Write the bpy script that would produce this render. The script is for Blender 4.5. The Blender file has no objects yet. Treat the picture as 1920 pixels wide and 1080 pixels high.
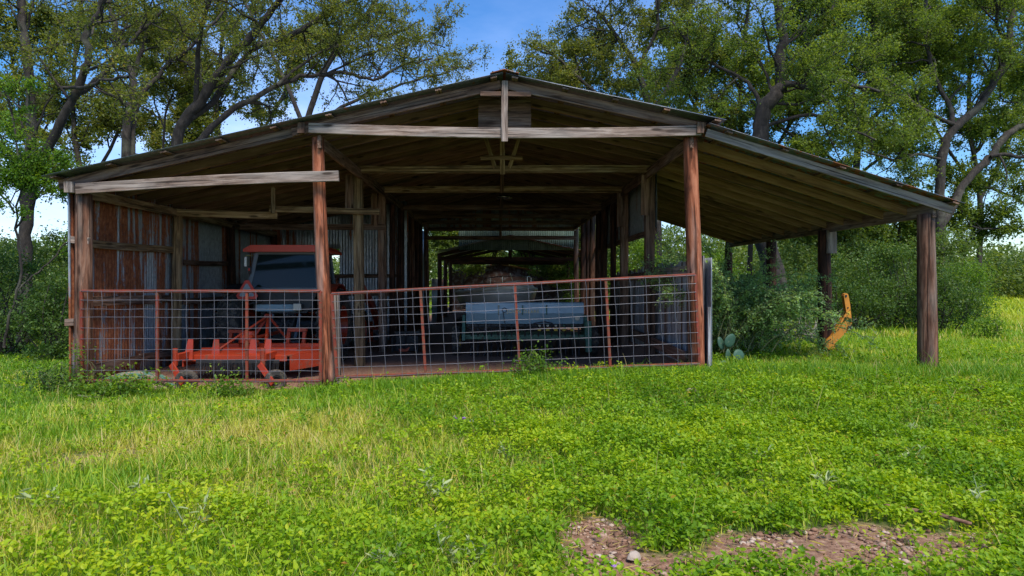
import bpy, math, random
import numpy as np
from mathutils import Vector, Matrix
R = math.radians
random.seed(7)
rng = np.random.default_rng(11)
sc = bpy.context.scene
col = sc.collection
# ------------------------------------------------------------------ camera
F = 1230.0                       # focal length in pixels of the 1920 px wide photograph
CH = 1.5
cam = bpy.data.cameras.new('camera'); co = bpy.data.objects.new('camera', cam); col.objects.link(co)
co.location = (0, 0, CH); co.rotation_euler = (R(90), 0, 0)
cam.sensor_width = 36; cam.lens = F/1920*36
cam.shift_x = 25/1920; cam.shift_y = -10/1920
cam.clip_end = 2000; cam.clip_start = .05
sc.camera = co
# ------------------------------------------------------------------ sky and sun
SUN_EL, SUN_AZ = 58, 158         # veiled sun high behind the camera, to the right (azimuth from +Y towards +X)
W = bpy.data.worlds.new('World'); sc.world = W; W.use_nodes = True
nt = W.node_tree; nd = nt.nodes; nl = nt.links; nd.clear()
sky = nd.new('ShaderNodeTexSky'); sky.sky_type = 'NISHITA'; sky.sun_disc = False
sky.sun_elevation = R(SUN_EL); sky.sun_rotation = R(SUN_AZ)
sky.air_density = 1.0; sky.dust_density = .4; sky.ozone_density = 3.5
tc = nd.new('ShaderNodeTexCoord'); mp = nd.new('ShaderNodeMapping'); mp.inputs['Scale'].default_value = (1.3, 1.3, 4.0)
mp.inputs['Location'].default_value = (.35, .2, .1)
ns = nd.new('ShaderNodeTexNoise'); ns.inputs['Scale'].default_value = 1.6; ns.inputs['Detail'].default_value = 7; ns.inputs['Roughness'].default_value = .55
cr = nd.new('ShaderNodeValToRGB'); cr.color_ramp.elements[0].position = .44; cr.color_ramp.elements[1].position = .68
sx = nd.new('ShaderNodeSeparateXYZ')
el = nd.new('ShaderNodeMapRange'); el.inputs['From Min'].default_value = .42; el.inputs['From Max'].default_value = .02
el.inputs['To Min'].default_value = .10; el.inputs['To Max'].default_value = .95
mm = nd.new('ShaderNodeMath'); mm.operation = 'MULTIPLY'
mx = nd.new('ShaderNodeMix'); mx.data_type = 'RGBA'; mx.inputs[7].default_value = (5.2, 6.1, 9.0, 1)
hs = nd.new('ShaderNodeHueSaturation'); hs.inputs['Saturation'].default_value = 1.36; hs.inputs['Value'].default_value = 1.0; hs.inputs['Hue'].default_value = .506
bg = nd.new('ShaderNodeBackground'); bg.inputs['Strength'].default_value = .10
wo = nd.new('ShaderNodeOutputWorld')
nl.new(tc.outputs['Generated'], mp.inputs['Vector']); nl.new(mp.outputs[0], ns.inputs['Vector']); nl.new(ns.outputs['Fac'], cr.inputs['Fac'])
nl.new(tc.outputs['Generated'], sx.inputs[0]); nl.new(sx.outputs['Z'], el.inputs['Value'])
nl.new(cr.outputs['Color'], mm.inputs[0]); nl.new(el.outputs[0], mm.inputs[1])
nl.new(sky.outputs[0], hs.inputs['Color']); nl.new(hs.outputs[0], mx.inputs[6]); nl.new(mm.outputs[0], mx.inputs[0])
nl.new(mx.outputs[2], bg.inputs['Color']); nl.new(bg.outputs[0], wo.inputs['Surface'])
sun = bpy.data.lights.new('sun', 'SUN'); sun.energy = 2.8; sun.angle = R(24); sun.color = (1, .93, .82)
so = bpy.data.objects.new('sun', sun); col.objects.link(so)
sd = Vector((math.sin(R(SUN_AZ))*math.cos(R(SUN_EL)), math.cos(R(SUN_AZ))*math.cos(R(SUN_EL)), math.sin(R(SUN_EL))))
so.rotation_euler = sd.to_track_quat('Z', 'Y').to_euler(); so.location = (0, 0, 30)
vs = sc.view_settings; vs.view_transform = 'Standard'; vs.look = 'None'; vs.gamma = 1; vs.exposure = 1.05
sc.cycles.use_denoising = True
sc.cycles.max_bounces = 8; sc.cycles.transparent_max_bounces = 8
sc.cycles.sample_clamp_indirect = 6

# ------------------------------------------------------------------ helpers
def at(px, py, Y): return Vector(((px-935)/F*Y, Y, CH+(530-py)/F*Y))
def link(o): col.objects.link(o); return o
def tag(o, label=None, cat=None, group=None, kind=None):
    if label: o['label'] = label
    if cat: o['category'] = cat
    if group: o['group'] = group
    if kind: o['kind'] = kind
    return o
def thing(name, label, cat, loc=(0, 0, 0), group=None):
    o = link(bpy.data.objects.new(name, None)); o.location = loc; o.empty_display_size = .2
    return tag(o, label, cat, group)
def place(o, parent):
    if parent is not None:
        o.parent = parent
        M = Matrix.Identity(4); q = parent
        chain = []
        while q is not None: chain.append(q); q = q.parent
        for q in reversed(chain): M = M @ (q.matrix_parent_inverse @ q.matrix_basis) if q.parent else q.matrix_basis.copy()
        o.matrix_parent_inverse = M.inverted()
    return o
def npmesh(name, v, f, mat, attrs=None, smooth=False):
    """v (n,3), f (m,k) same k"""
    v = np.asarray(v, np.float32); f = np.asarray(f, np.int32)
    me = bpy.data.meshes.new(name); k = f.shape[1]
    me.vertices.add(len(v)); me.vertices.foreach_set('co', v.ravel())
    me.loops.add(f.size); me.loops.foreach_set('vertex_index', f.ravel())
    me.polygons.add(len(f)); me.polygons.foreach_set('loop_start', np.arange(0, f.size, k, dtype=np.int32))
    me.polygons.foreach_set('loop_total', np.full(len(f), k, np.int32))
    if smooth: me.polygons.foreach_set('use_smooth', np.ones(len(f), bool))
    if attrs:
        for an, av in attrs.items():
            a = me.attributes.new(an, 'FLOAT', 'POINT'); a.data.foreach_set('value', np.asarray(av, np.float32))
    me.update(calc_edges=True)
    if mat: me.materials.append(mat)
    return me
def npobj(name, v, f, mat, parent=None, attrs=None, smooth=False):
    o = link(bpy.data.objects.new(name, npmesh(name, v, f, mat, attrs, smooth)))
    return place(o, parent)

class MB:
    def __init__(s): s.v = []; s.f = []; s.m = []; s.cur = 0
    def add(s, vs, fs):
        n = len(s.v); s.v += [tuple(p) for p in vs]; s.f += [tuple(i+n for i in f) for f in fs]; s.m += [s.cur]*len(fs); return s
    def box(s, c, d, rot=None, bev=0.0):
        x, y, z = d[0]/2, d[1]/2, d[2]/2
        b = min(bev, x*.9, y*.9, z*.9)
        if b <= 0:
            P = [Vector((a*x, e*y, g*z)) for a in (-1, 1) for e in (-1, 1) for g in (-1, 1)]
            Fc = [(0,1,3,2),(4,6,7,5),(0,4,5,1),(2,3,7,6),(0,2,6,4),(1,5,7,3)]
        else:
            P = []; idx = {}
            for a in (-1, 1):
                for e in (-1, 1):
                    for g in (-1, 1):
                        idx[(a,e,g,0)] = len(P); P.append(Vector((a*x, e*(y-b), g*(z-b))))
                        idx[(a,e,g,1)] = len(P); P.append(Vector((a*(x-b), e*y, g*(z-b))))
                        idx[(a,e,g,2)] = len(P); P.append(Vector((a*(x-b), e*(y-b), g*z)))
            I = lambda a,e,g,k: idx[(a,e,g,k)]
            Fc = []
            for a in (-1, 1):
                q = [I(a,-1,-1,0), I(a,1,-1,0), I(a,1,1,0), I(a,-1,1,0)]; Fc.append(q if a > 0 else q[::-1])
                q = [I(-1,a,-1,1), I(1,a,-1,1), I(1,a,1,1), I(-1,a,1,1)]; Fc.append(q if a < 0 else q[::-1])
                q = [I(-1,-1,a,2), I(1,-1,a,2), I(1,1,a,2), I(-1,1,a,2)]; Fc.append(q if a > 0 else q[::-1])
            for a in (-1, 1):
                for e in (-1, 1):
                    Fc.append([I(a,e,-1,0), I(a,e,-1,1), I(a,e,1,1), I(a,e,1,0)] if a*e > 0 else [I(a,e,1,0), I(a,e,1,1), I(a,e,-1,1), I(a,e,-1,0)])
                    Fc.append([I(a,-1,e,0), I(a,1,e,0), I(a,1,e,2), I(a,-1,e,2)] if a*e > 0 else [I(a,-1,e,2), I(a,1,e,2), I(a,1,e,0), I(a,-1,e,0)])
                    Fc.append([I(-1,a,e,1), I(1,a,e,1), I(1,a,e,2), I(-1,a,e,2)] if a*e < 0 else [I(-1,a,e,2), I(1,a,e,2), I(1,a,e,1), I(-1,a,e,1)])
            for a in (-1, 1):
                for e in (-1, 1):
                    for g in (-1, 1):
                        q = [I(a,e,g,0), I(a,e,g,1), I(a,e,g,2)]; Fc.append(q if a*e*g > 0 else q[::-1])
        M = rot if rot is not None else Matrix.Identity(3)
        return s.add([M @ p + Vector(c) for p in P], Fc)
    def bar(s, a, b, w, h, up=(0, 0, 1), bev=0.0):
        a = Vector(a); b = Vector(b); d = b-a; L = d.length; x = d.normalized(); u = Vector(up)
        y = u.cross(x)
        if y.length < 1e-4: y = Vector((0, 1, 0)).cross(x)
        y.normalize(); z = x.cross(y)
        M = Matrix((x, y, z)).transposed()
        return s.box((a+b)/2, (L, w, h), M, bev)
    def tube(s, pts, r, n=8, caps=True):
        pts = [Vector(p) for p in pts]; rs = r if hasattr(r, '__len__') else [r]*len(pts)
        base = len(s.v); V = []; nrm = None
        for i, p in enumerate(pts):
            t = (pts[min(i+1, len(pts)-1)]-pts[max(i-1, 0)]).normalized()
            if nrm is None: nrm = t.orthogonal().normalized()
            nrm = (nrm - t*nrm.dot(t)).normalized(); b = t.cross(nrm)
            for k in range(n):
                a = 2*math.pi*k/n; V.append(p + (nrm*math.cos(a)+b*math.sin(a))*rs[i])
        Fc = [(i*n+k, i*n+(k+1) % n, (i+1)*n+(k+1) % n, (i+1)*n+k) for i in range(len(pts)-1) for k in range(n)]
        if caps: Fc += [tuple(range(n))[::-1], tuple((len(pts)-1)*n+k for k in range(n))]
        return s.add(V, Fc)
    def lathe(s, prof, c, axis, n=24):
        """prof: list of (along, radius)"""
        ax = Vector(axis).normalized(); u = ax.orthogonal().normalized(); w = ax.cross(u); c = Vector(c)
        V = [c+ax*a+(u*math.cos(2*math.pi*k/n)+w*math.sin(2*math.pi*k/n))*r for a, r in prof for k in range(n)]
        Fc = [(i*n+k, i*n+(k+1) % n, (i+1)*n+(k+1) % n, (i+1)*n+k) for i in range(len(prof)-1) for k in range(n)]
        return s.add(V, Fc)
    def prism(s, poly, off):
        """poly list of Vector, extruded by off"""
        n = len(poly); off = Vector(off); V = [Vector(p) for p in poly]+[Vector(p)+off for p in poly]
        return s.add(V, [tuple(range(n))[::-1], tuple(range(n, 2*n))]+[(i, (i+1) % n, n+(i+1) % n, n+i) for i in range(n)])
    def build(s, name, mat, parent=None, smooth=False):
        me = bpy.data.meshes.new(name); me.from_pydata(s.v, [], s.f); me.update()
        for m in (mat if isinstance(mat, (list, tuple)) else [mat]): me.materials.append(m)
        if any(s.m): me.polygons.foreach_set('material_index', s.m)
        if smooth: me.polygons.foreach_set('use_smooth', [True]*len(me.polygons)); 
        o = link(bpy.data.objects.new(name, me))
        return place(o, parent)

def vnoise(x, y, scale, seed=0):
    x = np.asarray(x, float)/scale+seed*17.13+1000; y = np.asarray(y, float)/scale+seed*7.77+1000
    xi = np.floor(x).astype(np.int64); yi = np.floor(y).astype(np.int64); fx = x-xi; fy = y-yi
    fx = fx*fx*(3-2*fx); fy = fy*fy*(3-2*fy)
    def h(a, b):
        n = (a*374761393+b*668265263+seed*1274126177) & 0xffffffff
        n = ((n ^ (n >> 13))*1274126177) & 0xffffffff
        return ((n ^ (n >> 16)) & 0xffff)/65535.0
    return (h(xi, yi)*(1-fx)+h(xi+1, yi)*fx)*(1-fy)+(h(xi, yi+1)*(1-fx)+h(xi+1, yi+1)*fx)*fy
def fbm(x, y, scale, seed=0): return (vnoise(x, y, scale, seed)*.5+vnoise(x, y, scale/2.1, seed+1)*.3+vnoise(x, y, scale/4.3, seed+2)*.2)
def sstep(a, b, x): t = np.clip((np.asarray(x, float)-a)/(b-a), 0, 1); return t*t*(3-2*t)

def ground_z(x, y):
    x = np.asarray(x, float); y = np.asarray(y, float)
    out = .20*sstep(-3.5, 3.2, x)*sstep(4.5, 9.2, y)-.09*sstep(-1.5, -3.5, x)*sstep(6, 8.8, y)-.05*sstep(4.5, 6.5, x)*sstep(6, 9, y)+.05*(fbm(x, y, 2.3, 5)-.5)+.03*(vnoise(x, y, .5, 9)-.5)
    out = out - .06*sstep(-5, -8, x)*sstep(6, 9, y)
    out = out + .9*sstep(16, 60, y)*sstep(2, 14, x) + .3*sstep(18, 60, y)
    ins = sstep(-6.5, -6.1, x)*(1-sstep(2.6, 3.1, x))*sstep(9.45, 10.0, y)*(1-sstep(24, 27, y))
    floor = -.05+.03*(fbm(x, y, 1.1, 8)-.5)
    return out*(1-ins)+floor*ins
def gz(x, y): return float(ground_z(x, y))

# ------------------------------------------------------------------ materials
def newmat(name):
    m = bpy.data.materials.new(name); m.use_nodes = True; n = m.node_tree.nodes
    return m, n, m.node_tree.links, n['Principled BSDF']
def ramp(n, stops):
    r = n.new('ShaderNodeValToRGB'); e = r.color_ramp.elements
    while len(e) < len(stops): e.new(.5)
    for i, (p, c) in enumerate(stops): e[i].position = p; e[i].color = (*c, 1) if len(c) == 3 else c
    return r
def mixc(n, l, fac, a, b, mode='MIX'):
    m = n.new('ShaderNodeMix'); m.data_type = 'RGBA'; m.blend_type = mode
    for s, v in ((0, fac), (6, a), (7, b)):
        if hasattr(v, 'is_linked') or hasattr(v, 'links'): l.new(v, m.inputs[s])
        elif s == 0: m.inputs[0].default_value = v
        else: m.inputs[s].default_value = (*v, 1)
    return m.outputs[2]
def coords(n, l, scale, rnd=True, kind='Object'):
    tc = n.new('ShaderNodeTexCoord'); mp = n.new('ShaderNodeMapping'); mp.inputs['Scale'].default_value = scale
    v = tc.outputs[kind]
    if rnd:
        oi = n.new('ShaderNodeObjectInfo'); mu = n.new('ShaderNodeVectorMath'); mu.operation = 'SCALE'; mu.inputs[0].default_value = (53, 31, 77)
        l.new(oi.outputs['Random'], mu.inputs['Scale']); ad = n.new('ShaderNodeVectorMath'); l.new(v, ad.inputs[0]); l.new(mu.outputs[0], ad.inputs[1]); v = ad.outputs[0]
    l.new(v, mp.inputs['Vector']); return mp.outputs[0]
def noise(n, l, vec, scale=1, detail=6, rough=.6, dist=0):
    t = n.new('ShaderNodeTexNoise'); t.inputs['Scale'].default_value = scale; t.inputs['Detail'].default_value = detail
    t.inputs['Roughness'].default_value = rough; t.inputs['Distortion'].default_value = dist; l.new(vec, t.inputs['Vector']); return t.outputs['Fac']
def bump(n, l, h, p, strength=.4, dist=.01):
    b = n.new('ShaderNodeBump'); b.inputs['Strength'].default_value = strength; b.inputs['Distance'].default_value = dist
    l.new(h, b.inputs['Height']); l.new(b.outputs[0], p.inputs['Normal']); return b
def wood(name, dark, mid, light, gray=(.30, .28, .27), grayamt=.3, grain=16.0, spread=.14, crack=.85):
    m, n, l, p = newmat(name)
    v = coords(n, l, (1.7, grain, grain)); g = noise(n, l, v, 1, 8, .65, .6)
    c = ramp(n, [(.5-spread, dark), (.5, mid), (.5+spread, light)]); l.new(g, c.inputs[0])
    v2 = coords(n, l, (.7, 5, 5)); g2 = noise(n, l, v2, 1, 5, .6)
    r2 = ramp(n, [(.62-grayamt*.5, (0,0,0)), (.80-grayamt*.5, (1,1,1))]); l.new(g2, r2.inputs[0])
    gmul = n.new('ShaderNodeMath'); gmul.operation = 'MULTIPLY'; gmul.inputs[1].default_value = min(1, .35+grayamt); l.new(r2.outputs[0], gmul.inputs[0])
    gr = ramp(n, [(.3, tuple(x*.35 for x in gray)), (.6, gray)]); l.new(g, gr.inputs[0])
    cc = mixc(n, l, gmul.outputs[0], c.outputs[0], gr.outputs[0])
    # cracks
    v3 = coords(n, l, (.38, grain*2.1, grain*2.1)); g3 = noise(n, l, v3, 1, 3, .5, .3)
    r3 = ramp(n, [(.37, (.12,.12,.12)), (.42, (1,1,1))]); l.new(g3, r3.inputs[0])
    cc = mixc(n, l, crack, cc, r3.outputs[0], 'MULTIPLY')
    # knots
    v4 = coords(n, l, (1.7, 7, 7)); vo = n.new('ShaderNodeTexVoronoi'); vo.inputs['Scale'].default_value = 1; l.new(v4, vo.inputs['Vector'])
    r4 = ramp(n, [(.10, (1,1,1)), (.19, (0,0,0))]); l.new(vo.outputs['Distance'], r4.inputs[0])
    cc = mixc(n, l, r4.outputs[0], cc, tuple(x*.30 for x in mid))
    oi = n.new('ShaderNodeObjectInfo'); mr = n.new('ShaderNodeMapRange'); mr.inputs['To Min'].default_value = .72; mr.inputs['To Max'].default_value = 1.22
    l.new(oi.outputs['Random'], mr.inputs['Value'])
    hv = n.new('ShaderNodeHueSaturation'); l.new(mr.outputs[0], hv.inputs['Value']); l.new(cc, hv.inputs['Color'])
    l.new(hv.outputs[0], p.inputs['Base Color']); p.inputs['Roughness'].default_value = .85
    p.inputs['Specular IOR Level'].default_value = .2
    ad = n.new('ShaderNodeMath'); l.new(g, ad.inputs[0]); l.new(r3.outputs[0], ad.inputs[1]); bump(n, l, ad.outputs[0], p, .7, .006)
    return m
M = {}
M['post_red'] = wood('post_red_wood', (.08,.026,.013), (.25,.078,.037), (.43,.165,.09), (.30,.25,.22), .26, 14)
M['post_brown'] = wood('post_brown_wood', (.045,.021,.013), (.13,.060,.037), (.24,.125,.08), (.24,.20,.17), .25, 14)
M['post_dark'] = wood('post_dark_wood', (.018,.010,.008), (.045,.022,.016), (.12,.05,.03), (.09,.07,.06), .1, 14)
M['board_gray'] = wood('board_gray_wood', (.07,.045,.035), (.20,.14,.11), (.33,.255,.215), (.33,.285,.255), .45, 20)
M['board_tan'] = wood('board_tan_wood', (.10,.06,.03), (.26,.17,.09), (.40,.29,.17), (.26,.23,.19), .2, 18)
M['board_brown'] = wood('board_brown_wood', (.06,.032,.022), (.16,.09,.06), (.27,.17,.12), (.24,.20,.18), .25, 20)
M['rafter'] = wood('rafter_wood', (.12,.062,.030), (.26,.145,.072), (.37,.23,.125), (.22,.17,.13), .05, 14, .26, .45)
M['rafter_dark'] = wood('rafter_dark_wood', (.075,.042,.026), (.17,.098,.060), (.25,.155,.10), (.14,.11,.09), .05, 14, .26, .45)
M['plank'] = wood('weathered_plank_wood', (.12,.09,.08), (.33,.28,.25), (.50,.45,.42), (.50,.50,.54), .5, 22)

def metal_sheet(name, rust, zinc=1.25):
    m, n, l, p = newmat(name)
    v = coords(n, l, (1, 1, 1)); sep = n.new('ShaderNodeMapping')
    vs_ = coords(n, l, (7, 7, .35)); g = noise(n, l, vs_, 1, 8, .62, .3)
    vf = coords(n, l, (9, 9, 5)); g2 = noise(n, l, vf, 2, 8, .7)
    oi = n.new('ShaderNodeObjectInfo'); ad = n.new('ShaderNodeMath'); ad.operation = 'MULTIPLY_ADD'
    ad.inputs[1].default_value = .34; ad.inputs[2].default_value = -.17; l.new(oi.outputs['Random'], ad.inputs[0])
    s = n.new('ShaderNodeMath'); l.new(g, s.inputs[0]); l.new(ad.outputs[0], s.inputs[1])
    s2 = n.new('ShaderNodeMath'); s2.operation = 'MULTIPLY_ADD'; s2.inputs[1].default_value = .35; l.new(g2, s2.inputs[0]); l.new(s.outputs[0], s2.inputs[2])
    t = .70 - rust
    r = ramp(n, [(t, (0,0,0)), (t+.07, (1,1,1))]); l.new(s2.outputs[0], r.inputs[0])
    zc = ramp(n, [(.3, tuple(x*zinc for x in (.16,.18,.20))), (.55, tuple(x*zinc for x in (.30,.33,.37))), (.75, tuple(x*zinc for x in (.42,.46,.52)))]); l.new(g2, zc.inputs[0])
    rc = ramp(n, [(.3, (.07,.020,.010)), (.5, (.21,.060,.022)), (.72, (.36,.15,.07))]); l.new(g2, rc.inputs[0])
    cc = mixc(n, l, r.outputs[0], zc.outputs[0], rc.outputs[0]); l.new(cc, p.inputs['Base Color'])
    inv = n.new('ShaderNodeMapRange'); inv.inputs['To Min'].default_value = .55; inv.inputs['To Max'].default_value = .0
    l.new(r.outputs[0], inv.inputs['Value']); l.new(inv.outputs[0], p.inputs['Metallic'])
    ro = n.new('ShaderNodeMapRange'); ro.inputs['To Min'].default_value = .42; ro.inputs['To Max'].default_value = .9
    l.new(r.outputs[0], ro.inputs['Value']); l.new(ro.outputs[0], p.inputs['Roughness']); bump(n, l, g2, p, .2, .004)
    return m
M['sheet_rusty'] = metal_sheet('rusty_corrugated_metal', .10)
M['sheet_galv'] = metal_sheet('galvanised_corrugated_metal', -.04)
M['sheet_roof'] = metal_sheet('roof_corrugated_metal', -.04, .55)

def paint(name, c, rust=.25, rough=.5, rustc=(.10,.04,.025), scale=3.0, metal=0, dirt=.35):
    m, n, l, p = newmat(name)
    v = coords(n, l, (scale,)*3); g = noise(n, l, v, 2, 9, .68)
    r = ramp(n, [(.66-rust*.5, (0,0,0)), (.74-rust*.5, (1,1,1))]); l.new(g, r.inputs[0])
    g2 = noise(n, l, coords(n, l, (scale*.5,)*3), 1.3, 5, .6)
    dr = ramp(n, [(.3, tuple(x*(1-dirt) for x in c)), (.7, c)]); l.new(g2, dr.inputs[0])
    cc = mixc(n, l, r.outputs[0], dr.outputs[0], rustc); l.new(cc, p.inputs['Base Color'])
    mr = n.new('ShaderNodeMapRange'); mr.inputs['To Min'].default_value = rough; mr.inputs['To Max'].default_value = .9
    l.new(r.outputs[0], mr.inputs['Value']); l.new(mr.outputs[0], p.inputs['Roughness']); p.inputs['Metallic'].default_value = metal
    bump(n, l, g, p, .15, .003)
    return m
M['gate_red'] = paint('gate_rusty_red_paint', (.22,.032,.012), .34, .65, (.13,.05,.026), 6)
M['wire'] = paint('galvanised_wire', (.17,.17,.20), .12, .55, (.12,.08,.07), 8, .3)
M['orange_red'] = paint('faded_orange_red_paint', (.38,.038,.010), .22, .42, (.20,.05,.025), 2.5)
M['cab_red'] = paint('cab_roof_orange_red', (.60,.040,.008), .08, .4, (.25,.04,.015), 3)
M['tractor_gray'] = paint('tractor_gray_paint', (.13,.155,.18), .08, .45, (.10,.07,.05), 3)
M['black_steel'] = paint('greasy_black_steel', (.020,.020,.022), .2, .55, (.05,.03,.02), 5)
M['rubber'] = paint('old_black_rubber', (.035,.033,.030), .35, .85, (.10,.080,.06), 5)
M['drill_blue'] = paint('faded_blue_green_box_paint', (.22,.34,.40), .08, .45, (.10,.08,.06), 2.5)
M['drill_blue_light'] = paint('pale_blue_lid_paint', (.36,.47,.53), .08, .4, (.12,.10,.08), 2.5)
M['drill_green'] = paint('dull_green_frame_paint', (.035,.115,.065), .15, .5, (.08,.05,.03), 4)
M['yellow'] = paint('yellow_paint', (.62,.42,.04), .1, .5)
M['orange_yellow'] = paint('weathered_orange_paint', (.62,.245,.022), .12, .5, (.2,.08,.02), 5)
M['boat_white'] = paint('dirty_cream_gelcoat', (.84,.72,.58), .05, .35, (.2,.16,.12), 2)
M['boat_gray'] = paint('grey_hull_paint', (.66,.60,.54), .05, .35, (.15,.12,.1), 2)
M['canvas'] = paint('olive_canvas', (.08,.085,.06), .0, .9)
M['chrome'] = paint('dull_chrome', (.5,.5,.5), .1, .25, (.2,.15,.1), 6, .9)
M['red_lens'] = paint('red_lens_plastic', (.65,.02,.01), 0, .3)
M['smv_grey'] = paint('faded_triangle_grey', (.26,.30,.33), 0, .5)
M['smv_red'] = paint('triangle_red_border', (.62,.05,.03), 0, .5)
M['clear_lens'] = paint('frosted_lamp_lens', (.62,.58,.48), 0, .3)
M['cream'] = paint('cream_letter_paint', (.85,.66,.30), .1, .5)
m, n, l, p = newmat('dusty_cab_glass'); M['glass'] = m
p.inputs['Base Color'].default_value = (.012,.022,.022,1); p.inputs['Transmission Weight'].default_value = .25; p.inputs['Specular IOR Level'].default_value = .15
g = noise(n, l, coords(n, l, (3,3,3)), 3, 8, .7); r = ramp(n, [(.60, (.05,)*3), (.76, (.4,)*3)]); l.new(g, r.inputs[0]); l.new(r.outputs[0], p.inputs['Roughness'])
def stone_mat(name, c):
    m, n, l, p = newmat(name); g = noise(n, l, coords(n, l, (7,7,7)), 1.5, 8, .65)
    r = ramp(n, [(.3, tuple(x*.55 for x in c)), (.7, c)]); l.new(g, r.inputs[0]); l.new(r.outputs[0], p.inputs['Base Color']); p.inputs['Roughness'].default_value = .9
    bump(n, l, g, p, .5, .01); return m
M['stone'] = stone_mat('pinkish_limestone', (.50,.38,.30)); M['stone_pale'] = stone_mat('pale_limestone', (.40,.33,.27))
def bark(name, c1, c2, c3):
    m, n, l, p = newmat(name)
    g = noise(n, l, coords(n, l, (1,1,.45)), 9, 9, .7, .4); g2 = noise(n, l, coords(n, l, (1,1,1)), 1.2, 5, .6)
    r = ramp(n, [(.32, c1), (.55, c2), (.75, c3)]); l.new(g, r.inputs[0])
    r2 = ramp(n, [(.55, (0,0,0)), (.72, (1,1,1))]); l.new(g2, r2.inputs[0])
    mu = n.new('ShaderNodeMath'); mu.operation = 'MULTIPLY'; mu.inputs[1].default_value = .4; l.new(r2.outputs[0], mu.inputs[0])
    cc = mixc(n, l, mu.outputs[0], r.outputs[0], (.20,.21,.15)); l.new(cc, p.inputs['Base Color']); p.inputs['Roughness'].default_value = .95
    bump(n, l, g, p, 1.0, .03); return m
M['bark'] = bark('oak_bark', (.010,.008,.007), (.036,.029,.025), (.10,.085,.07))
M['bark_pale'] = bark('pale_bark', (.10,.09,.075), (.24,.22,.19), (.36,.34,.30))
M['stem'] = bark('green_brown_stem', (.06,.07,.03), (.12,.14,.05), (.2,.2,.1))
def leaf(name, stops, trans=.45, rough=.5, hv=True):
    """stops: ramp over the per-leaf random attribute 'rnd'"""
    m, n, l, p = newmat(name)
    at_ = n.new('ShaderNodeAttribute'); at_.attribute_name = 'rnd'
    c = ramp(n, stops); l.new(at_.outputs['Fac'], c.inputs[0]); colr = c.outputs[0]
    l.new(colr, p.inputs['Base Color']); p.inputs['Roughness'].default_value = rough; p.inputs['Specular IOR Level'].default_value = .3
    tr = n.new('ShaderNodeBsdfTranslucent')
    tcol = mixc(n, l, 1.0, colr, (1.6, 1.5, .55), 'MULTIPLY'); l.new(tcol, tr.inputs['Color'])
    ms = n.new('ShaderNodeMixShader'); ms.inputs[0].default_value = trans
    out = n['Material Output']; l.new(p.outputs[0], ms.inputs[1]); l.new(tr.outputs[0], ms.inputs[2]); l.new(ms.outputs[0], out.inputs['Surface'])
    return m
M['oak_leaf'] = leaf('oak_leaf', [(0, (.055,.082,.022)), (.45, (.115,.150,.034)), (.8, (.20,.22,.05)), (1, (.32,.22,.07))], .5)
M['oak_leaf_dark'] = leaf('dark_oak_leaf', [(0, (.055,.095,.022)), (.5, (.115,.180,.036)), (.85, (.20,.26,.05)), (1, (.30,.25,.07))], .5)
M['bright_leaf'] = leaf('bright_green_leaf', [(0, (.05,.12,.015)), (.6, (.11,.22,.025)), (1, (.24,.32,.04))], .5)
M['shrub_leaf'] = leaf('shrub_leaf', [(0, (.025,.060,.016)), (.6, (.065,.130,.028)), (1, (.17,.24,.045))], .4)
M['feather_leaf'] = leaf('feathery_leaf', [(0, (.17,.30,.12)), (.6, (.33,.50,.21)), (1, (.48,.62,.30))], .5)
M['far_leaf'] = leaf('far_woodland_leaf', [(0, (.04,.08,.025)), (.5, (.085,.15,.035)), (1, (.2,.25,.06))], .45)
M['cover'] = leaf('ground_cover_leaf', [(0, (.06,.15,.008)), (.35, (.15,.29,.010)), (.7, (.30,.43,.012)), (.93, (.45,.50,.018)), (.97, (.42,.32,.03)), (1, (.42,.22,.05))], .45)
M['grass'] = leaf('meadow_grass_blade', [(0, (.05,.16,.012)), (.35, (.16,.32,.015)), (.65, (.34,.45,.022)), (.85, (.50,.50,.06)), (1, (.52,.42,.20))], .4)
M['silver_leaf'] = leaf('silvery_weed_leaf', [(0, (.24,.31,.13)), (1, (.40,.46,.23))], .3)
M['purple'] = leaf('purple_petal', [(0, (.30,.16,.55)), (1, (.5,.32,.75))], .3)
# ------------------------------------------------------------------ ground
def patch_mask(x, y):
    """1 where soil is bare"""
    x = np.asarray(x, float); y = np.asarray(y, float)
    n_ = fbm(x, y, .45, 31)
    def el_(cx, cy, rx, ry, a=0):
        dx = x-cx; dy = y-cy; c, s = math.cos(a), math.sin(a)
        return ((dx*c+dy*s)/rx)**2+((-dx*s+dy*c)/ry)**2
    d = np.minimum.reduce([el_(.58, 3.84, .25, .36, -.2), el_(.74, 3.38, .36, .30), el_(2.05, 3.76, .85, .27, .08), el_(1.75, 3.50, .8, .26), el_(1.5, 3.42, .42, .20), el_(2.0, 3.45, .5, .2)])
    n2_ = fbm(x, y, .16, 33); b = 1-sstep(.45, 1.45, d+(n_-.5)*2.4+(n2_-.5)*1.3)
    d2 = np.minimum(el_(-3.5, 5.6, .5, .5, .4)+.25, el_(.2, 7.6, .5, .25)+.35)
    b2 = (1-sstep(.5, 1.2, d2+(n_-.5)*2))*.55
    return np.maximum(b, b2)
def inside_barn(x, y): return (x > -6.25)*(x < 3.0)*(y > 9.62)*(y < 24.6)
def axis(lo, hi, flo, fhi, fine, growth=1.12):
    a = list(np.arange(flo, fhi, fine)); s = fine; v = a[-1]
    while v < hi: s *= growth; v += s; a.append(v)
    s = fine; v = a[0]; pre = []
    while v > lo: s *= growth; v -= s; pre.append(v)
    return np.array(pre[::-1]+a)
gx = axis(-400, 400, -7, 7.5, .09); gy = axis(-60, 600, 2.4, 11, .07)
GX, GY = np.meshgrid(gx, gy); GZ = ground_z(GX, GY)
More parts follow.
